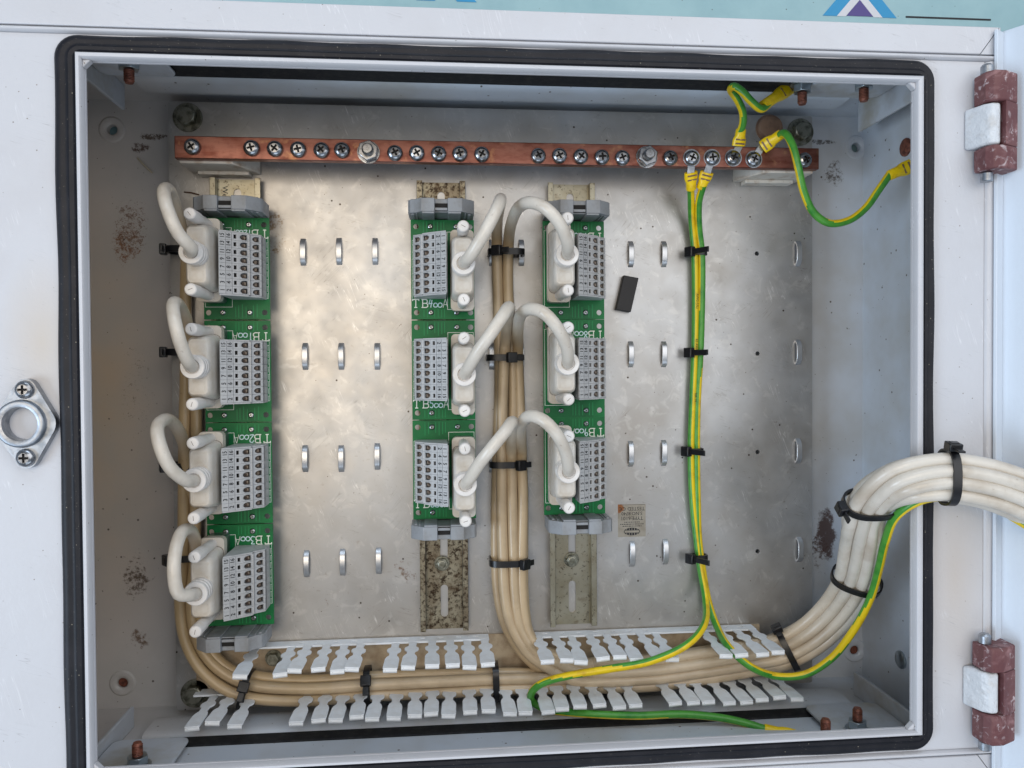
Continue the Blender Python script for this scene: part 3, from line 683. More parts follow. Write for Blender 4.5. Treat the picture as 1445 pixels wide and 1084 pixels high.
def terminal_proto():
    """one slice (pitch 5.05) of the stepped block: x from the board's left edge, sloping up to the right"""
    mb = MB(); p = 2.46; x0 = -BW + 2.2
    A = (x0, 33.0); B_ = (x0 + 6.4, 38.2); C = (x0 + 6.4, 41.0); D = (x0 + 12.0, 45.4); E_ = (x0 + 22.4, 52.5)
    th = 1.1
    def facet(a, b, hs):
        L = math.hypot(b[0] - a[0], b[1] - a[1]); ang = math.atan2(b[1] - a[1], b[0] - a[0])
        mt = T(a[0], 0, a[1], 0, -ang, 0)
        v, f = flat(rect(0, L, -p, p), hs, -th, 0); mb.add(v, f, 0, mt)
    def D_(x, w_, h): h *= 1.16; w_ *= 1.05; return [(x, -h), (x + w_ * .45, -h), (x + w_ * .8, -h * .75), (x + w_, -h * .2), (x + w_, h * .4), (x + w_ * .7, h), (x, h)]
    facet(A, B_, [D_(1.3, 4.6, 1.55)])
    facet(C, D, [D_(.8, 4.8, 1.55)])
    facet(D, E_, [rect(1.0, 2.9, -1.35, 1.35)])
    # body below the lids: sides, floor of the recesses
    body = [(x0, PZ + .1), (E_[0], PZ + .1), (E_[0], E_[1] - th - .05), (D[0] + 4.5, D[1] + .9), (D[0] + 4.2, D[1] - 4), (C[0] + .5, C[1] - 5), (B_[0], B_[1] - 5), (A[0] + .9, A[1] - 4), (x0, A[1] - th)]
    mb.prism(body, -p + .02, p - .02, 'y')
    mb.box(x0, B_[0], -p, -p + .75, 28, 33.0); mb.prism([(x0, 31), (C[0], 31), (C[0], C[1] - th), (B_[0] - .05, B_[1] - th), (x0, A[1] - th)], -p, -p + .7, 'y'); mb.prism([(x0, 31), (B_[0], 31), (B_[0], B_[1] - th), (x0, A[1] - th)], p - .7, p, 'y')
    for s_ in (-1, 1):
        a_, b_ = sorted((s_ * p, s_ * (p - .7)))
        mb.prism([(C[0], 34), (D[0] + 4.6, 38), (D[0] + 4.6, D[1] + 1.5), (D[0], D[1] - th), (C[0], C[1] - th)], a_, b_, 'y')
    mb.box(C[0] - .7, C[0], -p, p, 33, 40.9); mb.box(x0, x0 + .8, -p, p, 28, 32.0); mb.box(D[0] - .5, D[0] + .5, -p, p, 38, D[1] - .9)
    # spring metal seen in the openings, dark slot floor
    mb.box(x0 + 2.6, x0 + 5.3, -1.0, 1.3, 31.5, 34.2, 1); mb.box(C[0] + 2, C[0] + 4.6, -1.0, 1.3, 38.2, 41.0, 1)
    mb.box(D[0] + .7, D[0] + 3.2, -1.5, 1.5, D[1] - 2, D[1] - .9, 2)
    # fine groove between the two number columns is a shallow step
    return mb
board_cache = {}
def make_board(kind):
    """kind 0: upright numbering; the same board serves all columns"""
    b = thing('circuit_board', 'x', 'circuit board', (0, 0, 0))
    hs = [circ(x, y, 1.95, 16) for x in (-18.6, 19.4) for y in (-30.4, 30.4)]
    MB().add(*flat(rect(-BW, BW, -BH + .12, BH - .12), hs, PZ - 1.6, PZ)).build('board_sheet', pcb, b, world=False)
    MB().box(-15, 15, -30, 30, 7.7, PZ - 1.7).build('rail_foot', clamp_g, b, world=False)
    mb = screw_mesh(1.95, 1.1, 14); s_ = None
    for x in (-8.6, 9.6):
        for y in (-30.4, 30.4):
            if s_ is None: s_ = mb.build('board_screw', [steel, dark_hole], b, world=False); o = s_
            else: o = share(s_, b)
            o.location = (x * S, y * S, PZ * S + .00002); o.rotation_euler.z = random.uniform(0, 1.5)
    # silkscreen outline round connector and the row of little boxes
    mb = MB()
    def line(x0, y0, x1, y1, r=.16):
        mb.box(min(x0, x1) - r, max(x0, x1) + r, min(y0, y1) - r, max(y0, y1) + r, PZ + .02, PZ + .06)
    xl, xr, ya, yb = 3.2, 21.3, -28.2, 26.6
    line(xl, ya, xr, ya); line(xl, yb, xr, yb); line(xr, ya, xr, yb); line(xl, ya, xl, yb)
    line(-BW + .9, -20.5, -BW + .9, 20.6, .12); line(-BW + .9, 20.6, -BW + 2.4, 20.6, .12)
    for k in range(8): line(-BW + 1.0, -18 + 5.05 * k, -BW + 2.6, -18 + 5.05 * k, .12); line(-BW + 1.7, -17.6 + 5.05 * k, -BW + 1.7, -14.4 + 5.05 * k, .12)
    mb.build('board_outline_print', silk, b, world=False)
    # terminal block
    for i_, x_ in enumerate((-13.5, -11, -6, -3.5, -1, 1)):
        tr = MB(); yA = 24.5 + (i_ % 3) * .9
        tr.box(x_ - .28, x_ + .28, yA, 34.0, PZ + .012, PZ + .05); tr.build('track', track_m, b, world=False)
        tr = MB(); tr.box(x_ - .28, x_ + .28, -34.0, -28.6 + (i_ % 2) * .8, PZ + .012, PZ + .05); tr.build('track', track_m, b, world=False)
    tb = link('terminal_block', None, b); tb.empty_display_size = .01; ORG[tb.name] = (0, 0, 0)
    tp = terminal_proto(); o0 = None; yc = .4
    for k in range(8):
        y = yc + (3.5 - k) * 5.05
        if o0 is None: o0 = tp.build('terminal', [term_g, term_in, dark_hole], tb, world=False, smooth=25); o = o0
        else: o = share(o0, tb)
        o.location = (0, y * S, 0)
    prof = [(-BW + 2.2, PZ + .1), (-BW + 24.6, PZ + .1), (-BW + 24.6, 52.3), (-BW + 14.2, 45.2), (-BW + 8.6, 40.6), (-BW + 8.6, 38), (-BW + 2.2, 32.8)]
    for y0 in (-1.0, 8 * 5.05 + .02): MB().prism(prof, yc - 4 * 5.05 + y0, yc - 4 * 5.05 + y0 + .98, 'y').build('end_plate', term_g, tb, world=False, bevel=.15)
    mb = MB(); D = (-BW + 14.2, 45.4); E_ = (-BW + 24.6, 52.5); ang = math.atan2(E_[1] - D[1], E_[0] - D[0])
    mt = T(D[0], 0, D[1], 0, -ang, 0)
    for k in range(16):
        y = yc + (3.5 - k // 2) * 5.05; u = 10.3 if k % 2 == 0 else 6.2
        v, f_ = text_geo(str(k + 1), 3.9, .02, .09); mb.add(v, f_, 0, mt @ T(u, y, .06, 0, 0, R(-90)) @ Matrix.Diagonal((.85, 1, 1, 1)))
    mb.build('number_print', ink_k, tb, world=False)
    mb = MB()
    for u in (4.1, 8.25): mb.box(u - .09, u + .09, yc - 20, yc + 20, .0, .05, mat=mt)
    mb.build('dividing_groove', ink_k, tb, world=False)
    # socket the plug sits on
    cx, cy = 35.6 - BW, -3.0
    MB().add(*flat(rrect(cx - 6.4, cx + 6.4, cy - 27, cy + 27, 2), [], PZ + .1, 31)).build('socket', zinc, b, world=False, bevel=.4)
    return b
CX_, CY_ = 35.6 - BW, -3.0           # plug centre in board coordinates
boards = []
proto = make_board(0)
LAY = [(-43.0, -14.9, 180, '1200', 'first board of the left column marked TB1200A just under the copper bar'),
       (-43.0, -86.1, 180, '100', 'second board of the left column hand marked TB100A'),
       (-43.0, -157.0, 180, '200', 'third board of the left column hand marked TB200A'),
       (-43.0, -228.0, 180, '300', 'bottom board of the left column hand marked TB300A'),
       (99.2, -14.9, 0, '400', 'top board of the middle column hand marked TB400A'),
       (99.2, -86.1, 0, '500', 'centre board of the middle column hand marked TB500A'),
       (99.2, -157.0, 0, '600', 'bottom board of the middle column with smudged marking TB600A'),
       (193.0, -14.9, 180, '700', 'top board of the right column marked TB700A under a white plug'),
       (193.0, -85.5, 180, '800', 'centre board of the right column hand marked TB800A'),
       (193.0, -155.9, 180, '900', 'bottom board of the right column hand marked TB900A')]
for i, (x, y, rz, num, lab) in enumerate(LAY):
    b = proto if i == 0 else copy_tree(proto)
    boards.append((b, x, y, rz, num)); b.location = (x * S, y * S, 0); b.rotation_euler.z = R(rz)
    b['label'] = 'green circuit board, ' + lab; b['group'] = 'green terminal boards on the rails'
for i, (b, x, y, rz, num) in enumerate(boards):
    mb = MB(); ink = MB(); yy = -26.8
    strokes(mb, 'T', -21.4, yy, 4.4, 5.6, .33, PZ + .05); strokes(mb, 'B', -15.0, yy, 4.4, 5.6, .33, PZ + .05)
    xx = -10.2; n = len(num); dx = 3.3 if n == 3 else 2.7
    for k, ch in enumerate(num):
        s_ = (5.4 if k == 0 or (n == 4 and k < 2) else 4.3)
        strokes(ink, ch, xx, yy + .2, dx * .95, s_, .32, PZ + .05, .12); xx += dx
    strokes(mb, 'A', xx + .3, yy, 3.2, 5.6, .2, PZ + .05)
    mb.build('printed_lettering', silk, b, world=False, smooth=0); ink.build('handwriting', ink_w, b, world=False, smooth=0)

# end brackets
ecl = None
def bracket_mesh(th):
    prof = [(-22.6, 12), (-22.6, 33), (-21, 36), (-17.5, 37.5), (-13.5, 42), (-4.5, 42), (-4.5, 38.6), (4.5, 38.6), (4.5, 42), (14, 42), (21.5, 35), (22.6, 33), (22.6, 12), (17, 4), (-17, 4)]
    MB().prism(prof, -4.6, 4.6, 'y').build('bracket_body', clamp_g, th, world=False, bevel=.35)
    for x0, x1 in ((-20.5, -18.5), (-17, -16.4), (16.2, 16.9), (18.4, 20.2)):
        MB().box(x0, x1, -5.3, 5.3, 8, 33.5 if abs(x0) > 17 else 36.5).build('rib', clamp_g, th, world=False, bevel=.2)
    MB().box(-13, -4.7, -5.8, -4.65, 8, 41.6).box(4.7, 13.4, -5.8, -4.65, 8, 41.6).build('raised_pad', clamp_g, th, world=False, bevel=.2)
    MB().box(-4.2, 4.2, -3.9, 1.4, 38.65, 39.3).build('slot_shade_sheet', dark_hole, th, world=False)  # dark sheet on the notch floor, shade put in as colour
    MB().box(-4.3, 4.3, -3.6, -1.7, 39.32, 40.6, mat=T(0, 0, 0)).build('clamp_bar', clamp_g, th, world=False, bevel=.3)
EB = [(-44.5, 25.9, 'grey end bracket above the first board of the left column', 0), (-46.0, -269.0, 'grey end bracket below the bottom board of the left column', 180), (98.5, 25.9, 'grey end bracket above the middle column of boards', 0),
      (98.6, -197.7, 'grey end bracket below the middle column of boards', 180), (193.6, 25.9, 'grey end bracket above the right column of boards', 0), (194.4, -196.3, 'grey end bracket below the right column of boards', 180)]
for i, (x, y, lab, rz) in enumerate(EB):
    if i == 0: ecl = thing('end_bracket', lab, 'end bracket', (x, y, 0), 0, 'grey end brackets on the rails'); bracket_mesh(ecl); o = ecl
    else: o = copy_tree(ecl)
    o.location = (x * S, y * S, 0); o.rotation_euler.z = R(rz); o['label'] = lab

# ================================================================== PLUGS AND CABLES
def plug_parts(th, cable_dir):
    MB().add(*flat(rrect(-8, 8, -27.6, 27.6, 3, 4), [], 31.2, 38)).build('plug_flange', hood_m, th, world=False, bevel=.9, seg=3)
    b0 = rrect(-7.6, 7.6, -21.6, 21.6, 4, 4); b1 = rrect(-7.2, 7.2, -19.5, 19.5, 3.6, 4); b2 = rrect(-6.6, 6.6, -18.6, 18.6, 3.2, 4)
    mb = MB(); mb.loft([[(x, y, z) for x, y in q] for q, z in ((b0, 37.8), (b0, 42), (b1, 58), (b2, 61), (rrect(-5.6, 5.6, -17.6, 17.6, 2.6, 4), 62))])
    mb.build('connector_hood', hood_m, th, world=False, smooth=40)
    MB().lathe([(7.6, 61.5), (7.6, 65), (7.0, 65.4), (7.0, 66.2), (7.6, 66.6), (7.6, 69), (7.0, 69.4), (7.0, 70), (7.5, 70.4), (7.5, 73), (7.1, 73.6), (4.6, 73.6), (4.2, 72.6)], 32).build('strain_relief', thumb_m, th, world=False, smooth=30)
    MB().add(*flat(rrect(-7.75, 7.75, -21.8, 21.8, 4, 4), [], 38.02, 38.6)).build('hood_seam', term_in, th, world=False)
    for sy in (1, -1): MB().add(*flat(rrect(-4.4, 4.4, sy * 13 - 3.2, sy * 13 + 3.2, 1, 3), [rrect(-3.9, 3.9, sy * 13 - 2.7, sy * 13 + 2.7, .8, 3)], 61.9, 62.25)).build('moulded_outline', hood_m, th, world=False)
    for sy in (1, -1):
        mb = MB().lathe([(3.5, 38), (3.5, 60), (3.9, 60.3), (3.95, 73.6), (3.7, 74.6), (3.1, 75.2), (2.2, 75.3)], 24)
        t_ = mb.build('thumbscrew', thumb_m, th, world=False, smooth=30, loc=(0, sy * 23.3, 0)); a_ = random.uniform(0, PI)
        MB().box(-.16, .16, -1.5, 1.5, 75.32, 75.36, mat=T(0, 0, 0, 0, 0, a_)).build('slot', term_in, t_, world=False)
def age(p): 
    a = (72 - p.z) / 60; a = max(0, min(1, a)) * .85
    if p.x > 330: a *= max(.2, 1 - (p.x - 355) / 45) if p.x > 355 else 1       # the tail that hangs outside has stayed cleaner
    if p.x < 20: a = min(1, a * 1.15)
    return a
# trunk along the bottom duct and out over the right lip
trunk = spline([P(850, 955, 28), P(930, 951, 28), P(1000, 941, 29), P(1060, 931, 31), P(1112, 919, 35), P(1155, 892, 44), P(1187, 858, 56), P(1208, 822, 76), P(1218, 775, 100), P(1231, 722, 128), P(1262, 692, 146),
                P(1300, 676, 155), P(1345, 673, 158), P(1400, 681, 160), P(1450, 698, 161), P(1530, 741, 161)], 4)
def frame_at(i):
    t_ = (trunk[min(i + 1, len(trunk) - 1)] - trunk[max(i - 1, 0)]).normalized()
    toc = (CC - trunk[i]).normalized(); k = i / len(trunk)
    n_ = (Vector((0, 0, 1)) * .6 + Vector((-.25, .25, 0)) * min(1, max(0, (k - .25) * 4)) * (1 if k < .62 else 0.2)).normalized()
    n_ = (n_ - t_ * n_.dot(t_)).normalized(); side = t_.cross(n_).normalized()     # side points to the outer, lower edge
    return n_, side
FR = [frame_at(i) for i in range(len(trunk))]
for _ in range(6):       # smooth the frames
    FR = [((FR[max(i - 1, 0)][0] + FR[i][0] + FR[min(i + 1, len(FR) - 1)][0]).normalized(), (FR[max(i - 1, 0)][1] + FR[i][1] + FR[min(i + 1, len(FR) - 1)][1]).normalized()) for i in range(len(FR))]
SLOTS = [(-10.2, 2.6), (-3.3, 0), (3.9, .5), (10.2, 3.6), (-8.0, 9.6), (-.4, 7.6), (6.9, 8.6), (3.4, 15.2), (-4.2, 14.6), (11.6, 11.4)]
def trunk_lane(lane, layer, start=0):
    out = []; a_, d_ = SLOTS[lane]
    for i in range(start, len(trunk)):
        n_, s_ = FR[i]
        out.append(trunk[i] + s_ * (a_ * .96 + .35 * math.sin(i * .09 + lane * 2)) - n_ * (d_ * .96) + n_ * (.3 * math.sin(i * .07 + lane)))
    return out
def LP(c): return [P(*p) for p in c]
# route of each cable from plug to trunk: (loop points px,py,z) then run to trunk lane
LZ = 8
left_run = {0: [(258, 800, 8), (254, 850, 9), (262, 905, 11), (288, 950, 14), (335, 980, 17), (420, 989, 19), (520, 982, 20), (620, 978, 20), (720, 972, 20), (800, 972, 20)],
            1: [(274, 800, 8), (270, 850, 9), (277, 898, 11), (302, 938, 14), (350, 965, 17), (430, 972, 19), (520, 967, 20), (620, 962, 20), (720, 958, 20), (800, 958, 20)],
            2: [(262, 800, 5), (262, 850, 5), (270, 900, 6), (296, 942, 8), (345, 972, 9), (430, 980, 11), (520, 975, 12), (620, 970, 12), (720, 966, 12), (800, 966, 12)],
            3: [(285, 880, 8), (296, 915, 10), (325, 945, 12), (365, 955, 12), (430, 960, 12), (520, 955, 12), (620, 952, 12), (720, 950, 12), (800, 950, 12)]}
cabs = []
def L(num, cx, pts, lane, layer, run): cabs.append((num, pts, lane, layer, run))
L('1200', 0, [(270, 350, 84), (252, 330, 92), (238, 300, 93), (231, 272, 84), (238, 268, 66), (250, 300, 40), (262, 350, 18), (262, 420, 8), (262, 520, 8), (260, 620, 8), (259, 720, 8)], 9, 0, 0)
L('100', 1, [(264, 508, 84), (253, 480, 92), (247, 455, 92), (244, 432, 82), (250, 428, 62), (262, 450, 36), (270, 490, 16), (276, 540, 8), (277, 620, 8), (276, 720, 8)], 6, 0, 1)
L('200', 2, [(262, 678, 84), (240, 660, 94), (226, 630, 96), (222, 604, 88), (234, 592, 70), (250, 604, 45), (262, 640, 18), (264, 700, 6)], 7, 0, 2)
L('300', 3, [(266, 840, 84), (252, 838, 90), (246, 815, 92), (247, 780, 88), (256, 752, 74), (270, 750, 52), (280, 790, 24), (283, 840, 10)], 8, 0, 3)
mid_run = lambda dx, z, lane: [(703 + dx, 790, z), (705 + dx * .95, 830, z), (711 + dx * .85, 866, z + 1), (721 + dx * .72, 893, z + 2), (742 + dx * .6, 924 - dx * .2, z + 4), (772 + dx * .5, 948 - dx * .7, z + 7), (812 + dx * .3, 968 - dx * .95, z + 9)]
L('400', 0, [(663, 362, 86), (684, 328, 94), (700, 297, 92), (706, 282, 80), (706, 286, 62), (702, 308, 36), (701, 335, 12), (701, 357, 6), (702, 400, 6), (704, 470, 6), (705, 540, 6), (702, 640, 6), (700, 720, 6)], 3, 0, mid_run(-3, 6, 0))
L('700', 0, [(800, 340, 88), (788, 313, 97), (770, 294, 98), (750, 286, 90), (733, 292, 72), (722, 314, 40), (718, 338, 13), (717, 358, 6), (717, 410, 6), (722, 480, 6), (724, 560, 6), (722, 640, 7), (722, 720, 7)], 1, 0, mid_run(17, 7, 1))
L('500', 0, [(672, 500, 88), (692, 472, 94), (708, 448, 92), (717, 434, 80), (719, 440, 60), (716, 460, 36), (713, 485, 17), (711, 505, 14), (709, 560, 14), (708, 640, 14), (708, 720, 14)], 2, 0, mid_run(7, 14, 1))
L('800', 0, [(799, 488, 88), (786, 462, 97), (768, 442, 98), (750, 436, 90), (736, 443, 72), (731, 464, 40), (731, 486, 14), (731, 506, 7), (733, 560, 6), (736, 640, 7), (738, 720, 7)], 0, 0, mid_run(35, 7, 2))
L('600', 0, [(676, 655, 88), (694, 632, 94), (712, 610, 92), (722, 596, 80), (725, 602, 60), (722, 620, 34), (722, 638, 17), (722, 655, 14), (723, 720, 14)], 5, 0, mid_run(22, 14, 2))
L('900', 0, [(798, 638, 88), (785, 612, 97), (768, 594, 98), (750, 587, 90), (737, 596, 72), (734, 616, 38), (736, 636, 16), (736, 655, 13), (738, 700, 13)], 4, 0, mid_run(33, 13, 3))
byn = {b[4]: b for b in boards}
WORDS = {'1200': 'first', '100': 'second', '200': 'third', '300': 'bottom'}
for num, pts, lane, layer, run in cabs:
    b, x, y, rz, _ = byn[num]; th_r = R(rz)
    c = Matrix.Rotation(th_r, 3, 'Z') @ Vector((CX_, CY_, 0)) + Vector((x, y, 0))
    lab = 'white cable and cream plug looping out of the circuit board marked TB%sA' % num
    t_ = thing('plug_cable', lab, 'cable', (c.x, c.y, 0), 0, 'cream plugs with white cables')
    plug_parts(t_, None)
    side = left_run[run] if isinstance(run, int) else run
    body = [Vector((c.x, c.y, 72)), Vector((c.x, c.y, 77)) + (P(*pts[0]) - Vector((c.x, c.y, 84))) * .25] + LP(pts) + LP(side)
    lane_pts = trunk_lane(lane, layer, start=1)
    if isinstance(run, int): lane_pts = lane_pts[2:]
    sp = spline(body + lane_pts[::5] + [lane_pts[-1]], 3.2)
    MB().tube(sp, 3.95, 14, age=age).build('cable', cable_m, t_, smooth=60)

# ================================================================== CABLE TIES
def tie(label, centre, axis, lane, a, b, head=None, group='black cable ties', wd=4.6, tail=6, e=.55):
    """band of half sizes a (along lane) and b; head = angle on the band in degrees"""
    c = Vector(centre); ax = Vector(axis).normalized(); la = Vector(lane); la = (la - ax * la.dot(ax)).normalized(); up = ax.cross(la).normalized()
    if up.z < 0: up = -up
    th = thing('cable_tie', label, 'cable tie', c, 0, group)
    n = 32; rings = []
    def pt(an, o):
        cx, sx = math.cos(an), math.sin(an)
        return c + la * ((a + o) * math.copysign(abs(cx) ** e, cx)) + up * ((b + o) * math.copysign(abs(sx) ** e, sx))
    for k in range(n + 1):
        an = 2 * PI * k / n; i_, o_ = pt(an, 0), pt(an, 1.2)
        rings.append([i_ - ax * wd / 2, o_ - ax * wd / 2, o_ + ax * wd / 2, i_ + ax * wd / 2])
    MB().loft(rings, cap=False).build('strap', tie_m, th, smooth=40)
    if head is not None:
        an = R(head); p = pt(an, 2.2); rad = (p - c).normalized(); tg = ax.cross(rad)
        mt = Matrix.Translation(p) @ Matrix((tg, ax, rad)).transposed().to_4x4()
        h = MB().box(-3.6, 3.6, -3.7, 3.7, -1.2, 3.4, mat=mt).build('tie_head', tie_m, th, bevel=.6)
        MB().box(-1.6, 1.6, -2.2, 2.2, 3.42, 3.7, mat=mt).build('head_window', tie_m, h)
        if tail: MB().box(3.6, 3.6 + tail, -2, 2, .2, 1.4, mat=mt).build('tie_tail', tie_m, th, bevel=.3)
    return th
VX, VY = Vector((1, 0, 0)), Vector((0, 1, 0))
for py, xc, a_, hd, lab in ((357, 714, 13, 105, 'black cable tie level with the top boards round two thin cables'), (505, 712, 13, 85, 'black cable tie across the middle cables level with boards TB500A and TB800A'),
                    (654, 716, 15, 70, 'black cable tie across the middle cables level with boards TB600A and TB900A'), (791, 717, 14, 60, 'lowest black cable tie across the bunch of middle cables')):
    q = P(xc, py, 9); tie(lab, (q.x, q.y, 9.5), VY, VX, 12.2 if py < 700 else 13, 10.6 if py > 360 else 8, hd, 'cable ties on the middle cable bunch')
for py, lab, hd in ((353, 'black cable tie end poking out left of the plug on TB1200A', 175), (497, 'black cable tie end poking out left of the plug on TB100A', 175), (657, 'black cable tie behind the cable loop of TB200A', 150), (786, 'black cable tie behind the cable loop of TB300A', 120)):
    q = P(262, py, 8); tie(lab, (q.x, q.y, 8), VY, VX, 11, 6.4, hd, 'cable ties on the left cable bunch')
for px, py, lab, hb, hd in ((347, 972, 'leftmost black cable tie in the bottom duct beside the corner bolt', 10.5, 78), (519, 968, 'black cable tie round the bottom cables in the gap between duct fingers', 11, 70),
                    (699, 961, 'black cable tie round the bottom cables left of where the middle cables join', 11.5, None), (850, 955, 'black cable tie round the bottom cables under the green and yellow wire', 15, None)):
    q = P(px, py, 16); tie(lab, (q.x, q.y, 16), (1, .02 if px > 400 else -.25, 0), VY, 12 if px < 800 else 14.5, 9.6, hd, 'cable ties on the bottom cable run')
def tie_on_trunk(px, lab, hd, extra=0, ly=11):
    i = min(range(len(trunk)), key=lambda k: (project(trunk[k]) - Vector(px)).length)
    n_, s_ = FR[i]; t_ = (trunk[i + 1] - trunk[i - 1]).normalized(); c = trunk[i] - n_ * 5.4 + s_ * .5
    return tie(lab, c, t_, s_, 14.9 + extra * .5, 9.6, hd, 'cable ties on the outgoing cables', e=.78)
def project(v):
    q = CR.transposed() @ (Vector(v) - CC); return Vector((722.5 + 1085 * q.x / -q.z, 542 - 1085 * q.y / -q.z))
tie_on_trunk((1112, 925), 'black cable tie where the outgoing cables leave the duct', 165, 0)
tie_on_trunk((1210, 832), 'black cable tie round the rising cables beside the rust patch', None, .8)
tie_on_trunk((1227, 720), 'black cable tie with blocky head just inside the right lip of the box', 170, .8)
tie_on_trunk((1345, 676), 'black cable tie round the cables hanging over the right edge of the box', 160, .5)

# ================================================================== WIRING DUCT
DU, DL, DH = -282.0, -314.2, 58.0
duct = thing('wiring_duct', 'pale grey slotted wiring duct with open fingers along the bottom of the plate', 'wiring duct', (140, -298, 0))
MB().box(-79, 338, DL - .2, DU + .2, .15, 1.6).build('duct_floor', duct_b, duct)
up_x = [335, 391, 418, 446, 473, 500, 553, 580, 608, 635, 662, 689, 771, 797, 823, 849, 875, 901, 926, 951, 1025, 1050, 1074, 1099]
lo_x = [274, 302, 331, 420, 447, 475, 500, 528, 555, 582, 610, 636, 665, 691, 718, 745, 771, 796, 821, 847, 874, 900, 951, 978, 1002, 1027, 1052, 1077, 1101, 1124]
def tip_y(px, up): return (950 - (px - 418) * .0375) if up else (1019 - (px - 420) * .0495)
def fx(px, up): return P(px, tip_y(px, up), DH).x
half = [(12, 2.9), (21, 2.6), (23.5, 4.6), (26, 5.0), (28.5, 4.6), (31, 2.9), (36, 2.7), (39, 4.2), (42, 4.9), (DH - 2, 5.0), (DH, 4.7)]
fpoly = [(w_, z) for z, w_ in half] + [(-w_, z) for z, w_ in half[::-1]]
def finger_mesh(outdir, parent):
    mb = MB().prism(fpoly, -.5, .5, 'y'); mb.prism([(-.4, DH - 2.2), (-.4, DH), (-1.8, DH + .5), (-3.0, DH - .3), (-2.9, DH - 1.0), (-1.7, DH - .5), (-1.0, DH - 1.0)], -4.6, 4.6, 'x')
    return mb.build('duct_finger', duct_m, parent, world=False, bevel=.25)
def duct_wall(xs, Y, segs, up):
    strip_done = []
    for a_, b_ in segs:
        n = max(1, round((b_ - a_) / 12.3)); tri = []
        cs = sorted(fx(x, up) for x in xs if a_ - 2 < fx(x, up) < b_ + 2)
        for c1, c2 in zip(cs, cs[1:]):
            m = (c1 + c2) / 2
            if c2 - c1 < 16: tri.append([(m - 2.6, 5.2), (m + 2.6, 5.2), (m + .8, 8.2), (m - .8, 8.2)])
        v, f_ = flat(rect(a_, b_, 1.7, 12.2), tri, -.65, .65)
        MB().add([(p[0], Y + p[2], p[1]) for p in v], f_).build('duct_wall_strip', duct_m, duct)
    f0 = None
    for x in xs:
        X = fx(x, up)
        if f0 is None: f0 = finger_mesh(-1 if up else -1, duct); ob = f0
        else: ob = share(f0, duct)
        ob.location = (Vector((X, Y, 0)) - Vector(ORG[duct.name])) * S
        ob.rotation_euler = (R(random.uniform(-1.6, 1.6)), R(random.uniform(-2, 2)), R(random.uniform(-5, 5)))
        ob.location.z = 0
duct_wall(up_x, DU, [(-50, 130.5), (158, 331)], True)
duct_wall(lo_x, DL, [(-78, -35), (-6, 232), (246, 338)], False)
# odd broken stub at the left of the upper wall
MB().prism([(-3.2, 12), (3.2, 12), (3.4, 24), (5, 30), (-2, 33), (-4.6, 27)], -.7, .7, 'y').build('broken_finger', duct_m, duct, loc=None, world=True) if 0 else None
q = P(378, 938, 20); sb = thing('hex_bolt', 'small hex bolt half hidden under the left duct fingers', 'bolt', (q.x, q.y - 2, 1.7), 0)
MB().prism(hexp(4.6), 0, 5).build('bolt_head', bolt_m, sb, world=False, bevel=.4)
MB().lathe([(6, -.02), (6, .9), (3, .9)], 18).build('washer', bolt_m, sb, world=False)

# ================================================================== EARTH WIRES
def ramp_phase(*kv):
    def f(k):
        for (a, p), (b, q) in zip(kv, kv[1:]):
            if k <= b: return p + (q - p) * max(0, (k - a) / (b - a))
        return kv[-1][1]
    return f
def wire(label, pts, r=2.6, twist=0.4, phase=0.0, lugs=()):
    base = P(*pts[0]) if not isinstance(pts[0], Vector) else pts[0]
    th = thing('earth_wire', label, 'wire', base, 0, 'green and yellow earth wires')
    sp = spline([P(*p) if not isinstance(p, Vector) else p for p in pts], 2.2)
    MB().tube(sp, r, 16, mfun=lambda k, a: 1 if ((a - (phase(k) if callable(phase) else phase + twist * k)) % 1) < .42 else 0, upz=True).build('wire', [green_m, yellow_m], th, smooth=60)
    for a_, b_, ring in lugs:
        a_, b_ = P(*a_), P(*b_); d = (b_ - a_); L_ = d.length
        m4 = Matrix.Translation(a_) @ d.to_track_quat('Z', 'Y').to_matrix().to_4x4()
        oval = lambda rx, ry, z: [(rx * math.cos(2 * PI * i / 20), ry * math.sin(2 * PI * i / 20), z) for i in range(20)]
        mb = MB().loft([oval(3.3, 3.2, 0), oval(3.6, 3.4, .5), oval(3.7, 3.5, L_ * .42), oval(4.5, 2.9, L_ * .55), oval(4.9, 2.5, L_ * .7), oval(4.8, 2.4, L_)], mat=m4)
        lg = mb.build('lug_sleeve', lug_y, th, smooth=45)
        for zc in (.62, .86): MB().box(-3.4, 3.4, -2.72, -2.5, L_ * zc - .5, L_ * zc + .5, mat=m4).box(-3.4, 3.4, 2.5, 2.72, L_ * zc - .5, L_ * zc + .5, mat=m4).build('crimp_mark', brown_m, lg)
        if ring:
            rc = Vector(ring); e = b_ + d.normalized() * 1.5
            vec = rc - e; L2 = vec.length
            m5 = Matrix.Translation(e) @ vec.to_track_quat('X', 'Z').to_matrix().to_4x4()
            MB().box(-3, L2 * .75, -2.6, 2.6, -.5, .5, mat=m5).build('lug_tongue', zinc, th, bevel=.2)
            MB().cyl((rc.x, rc.y), 6.2, 34.98, 35.7).build('lug_ring', zinc, th, bevel=.1)
    return th
rc = lambda px, py: (lambda q: (q.x, q.y, 35.3))(P(px, py, 37))
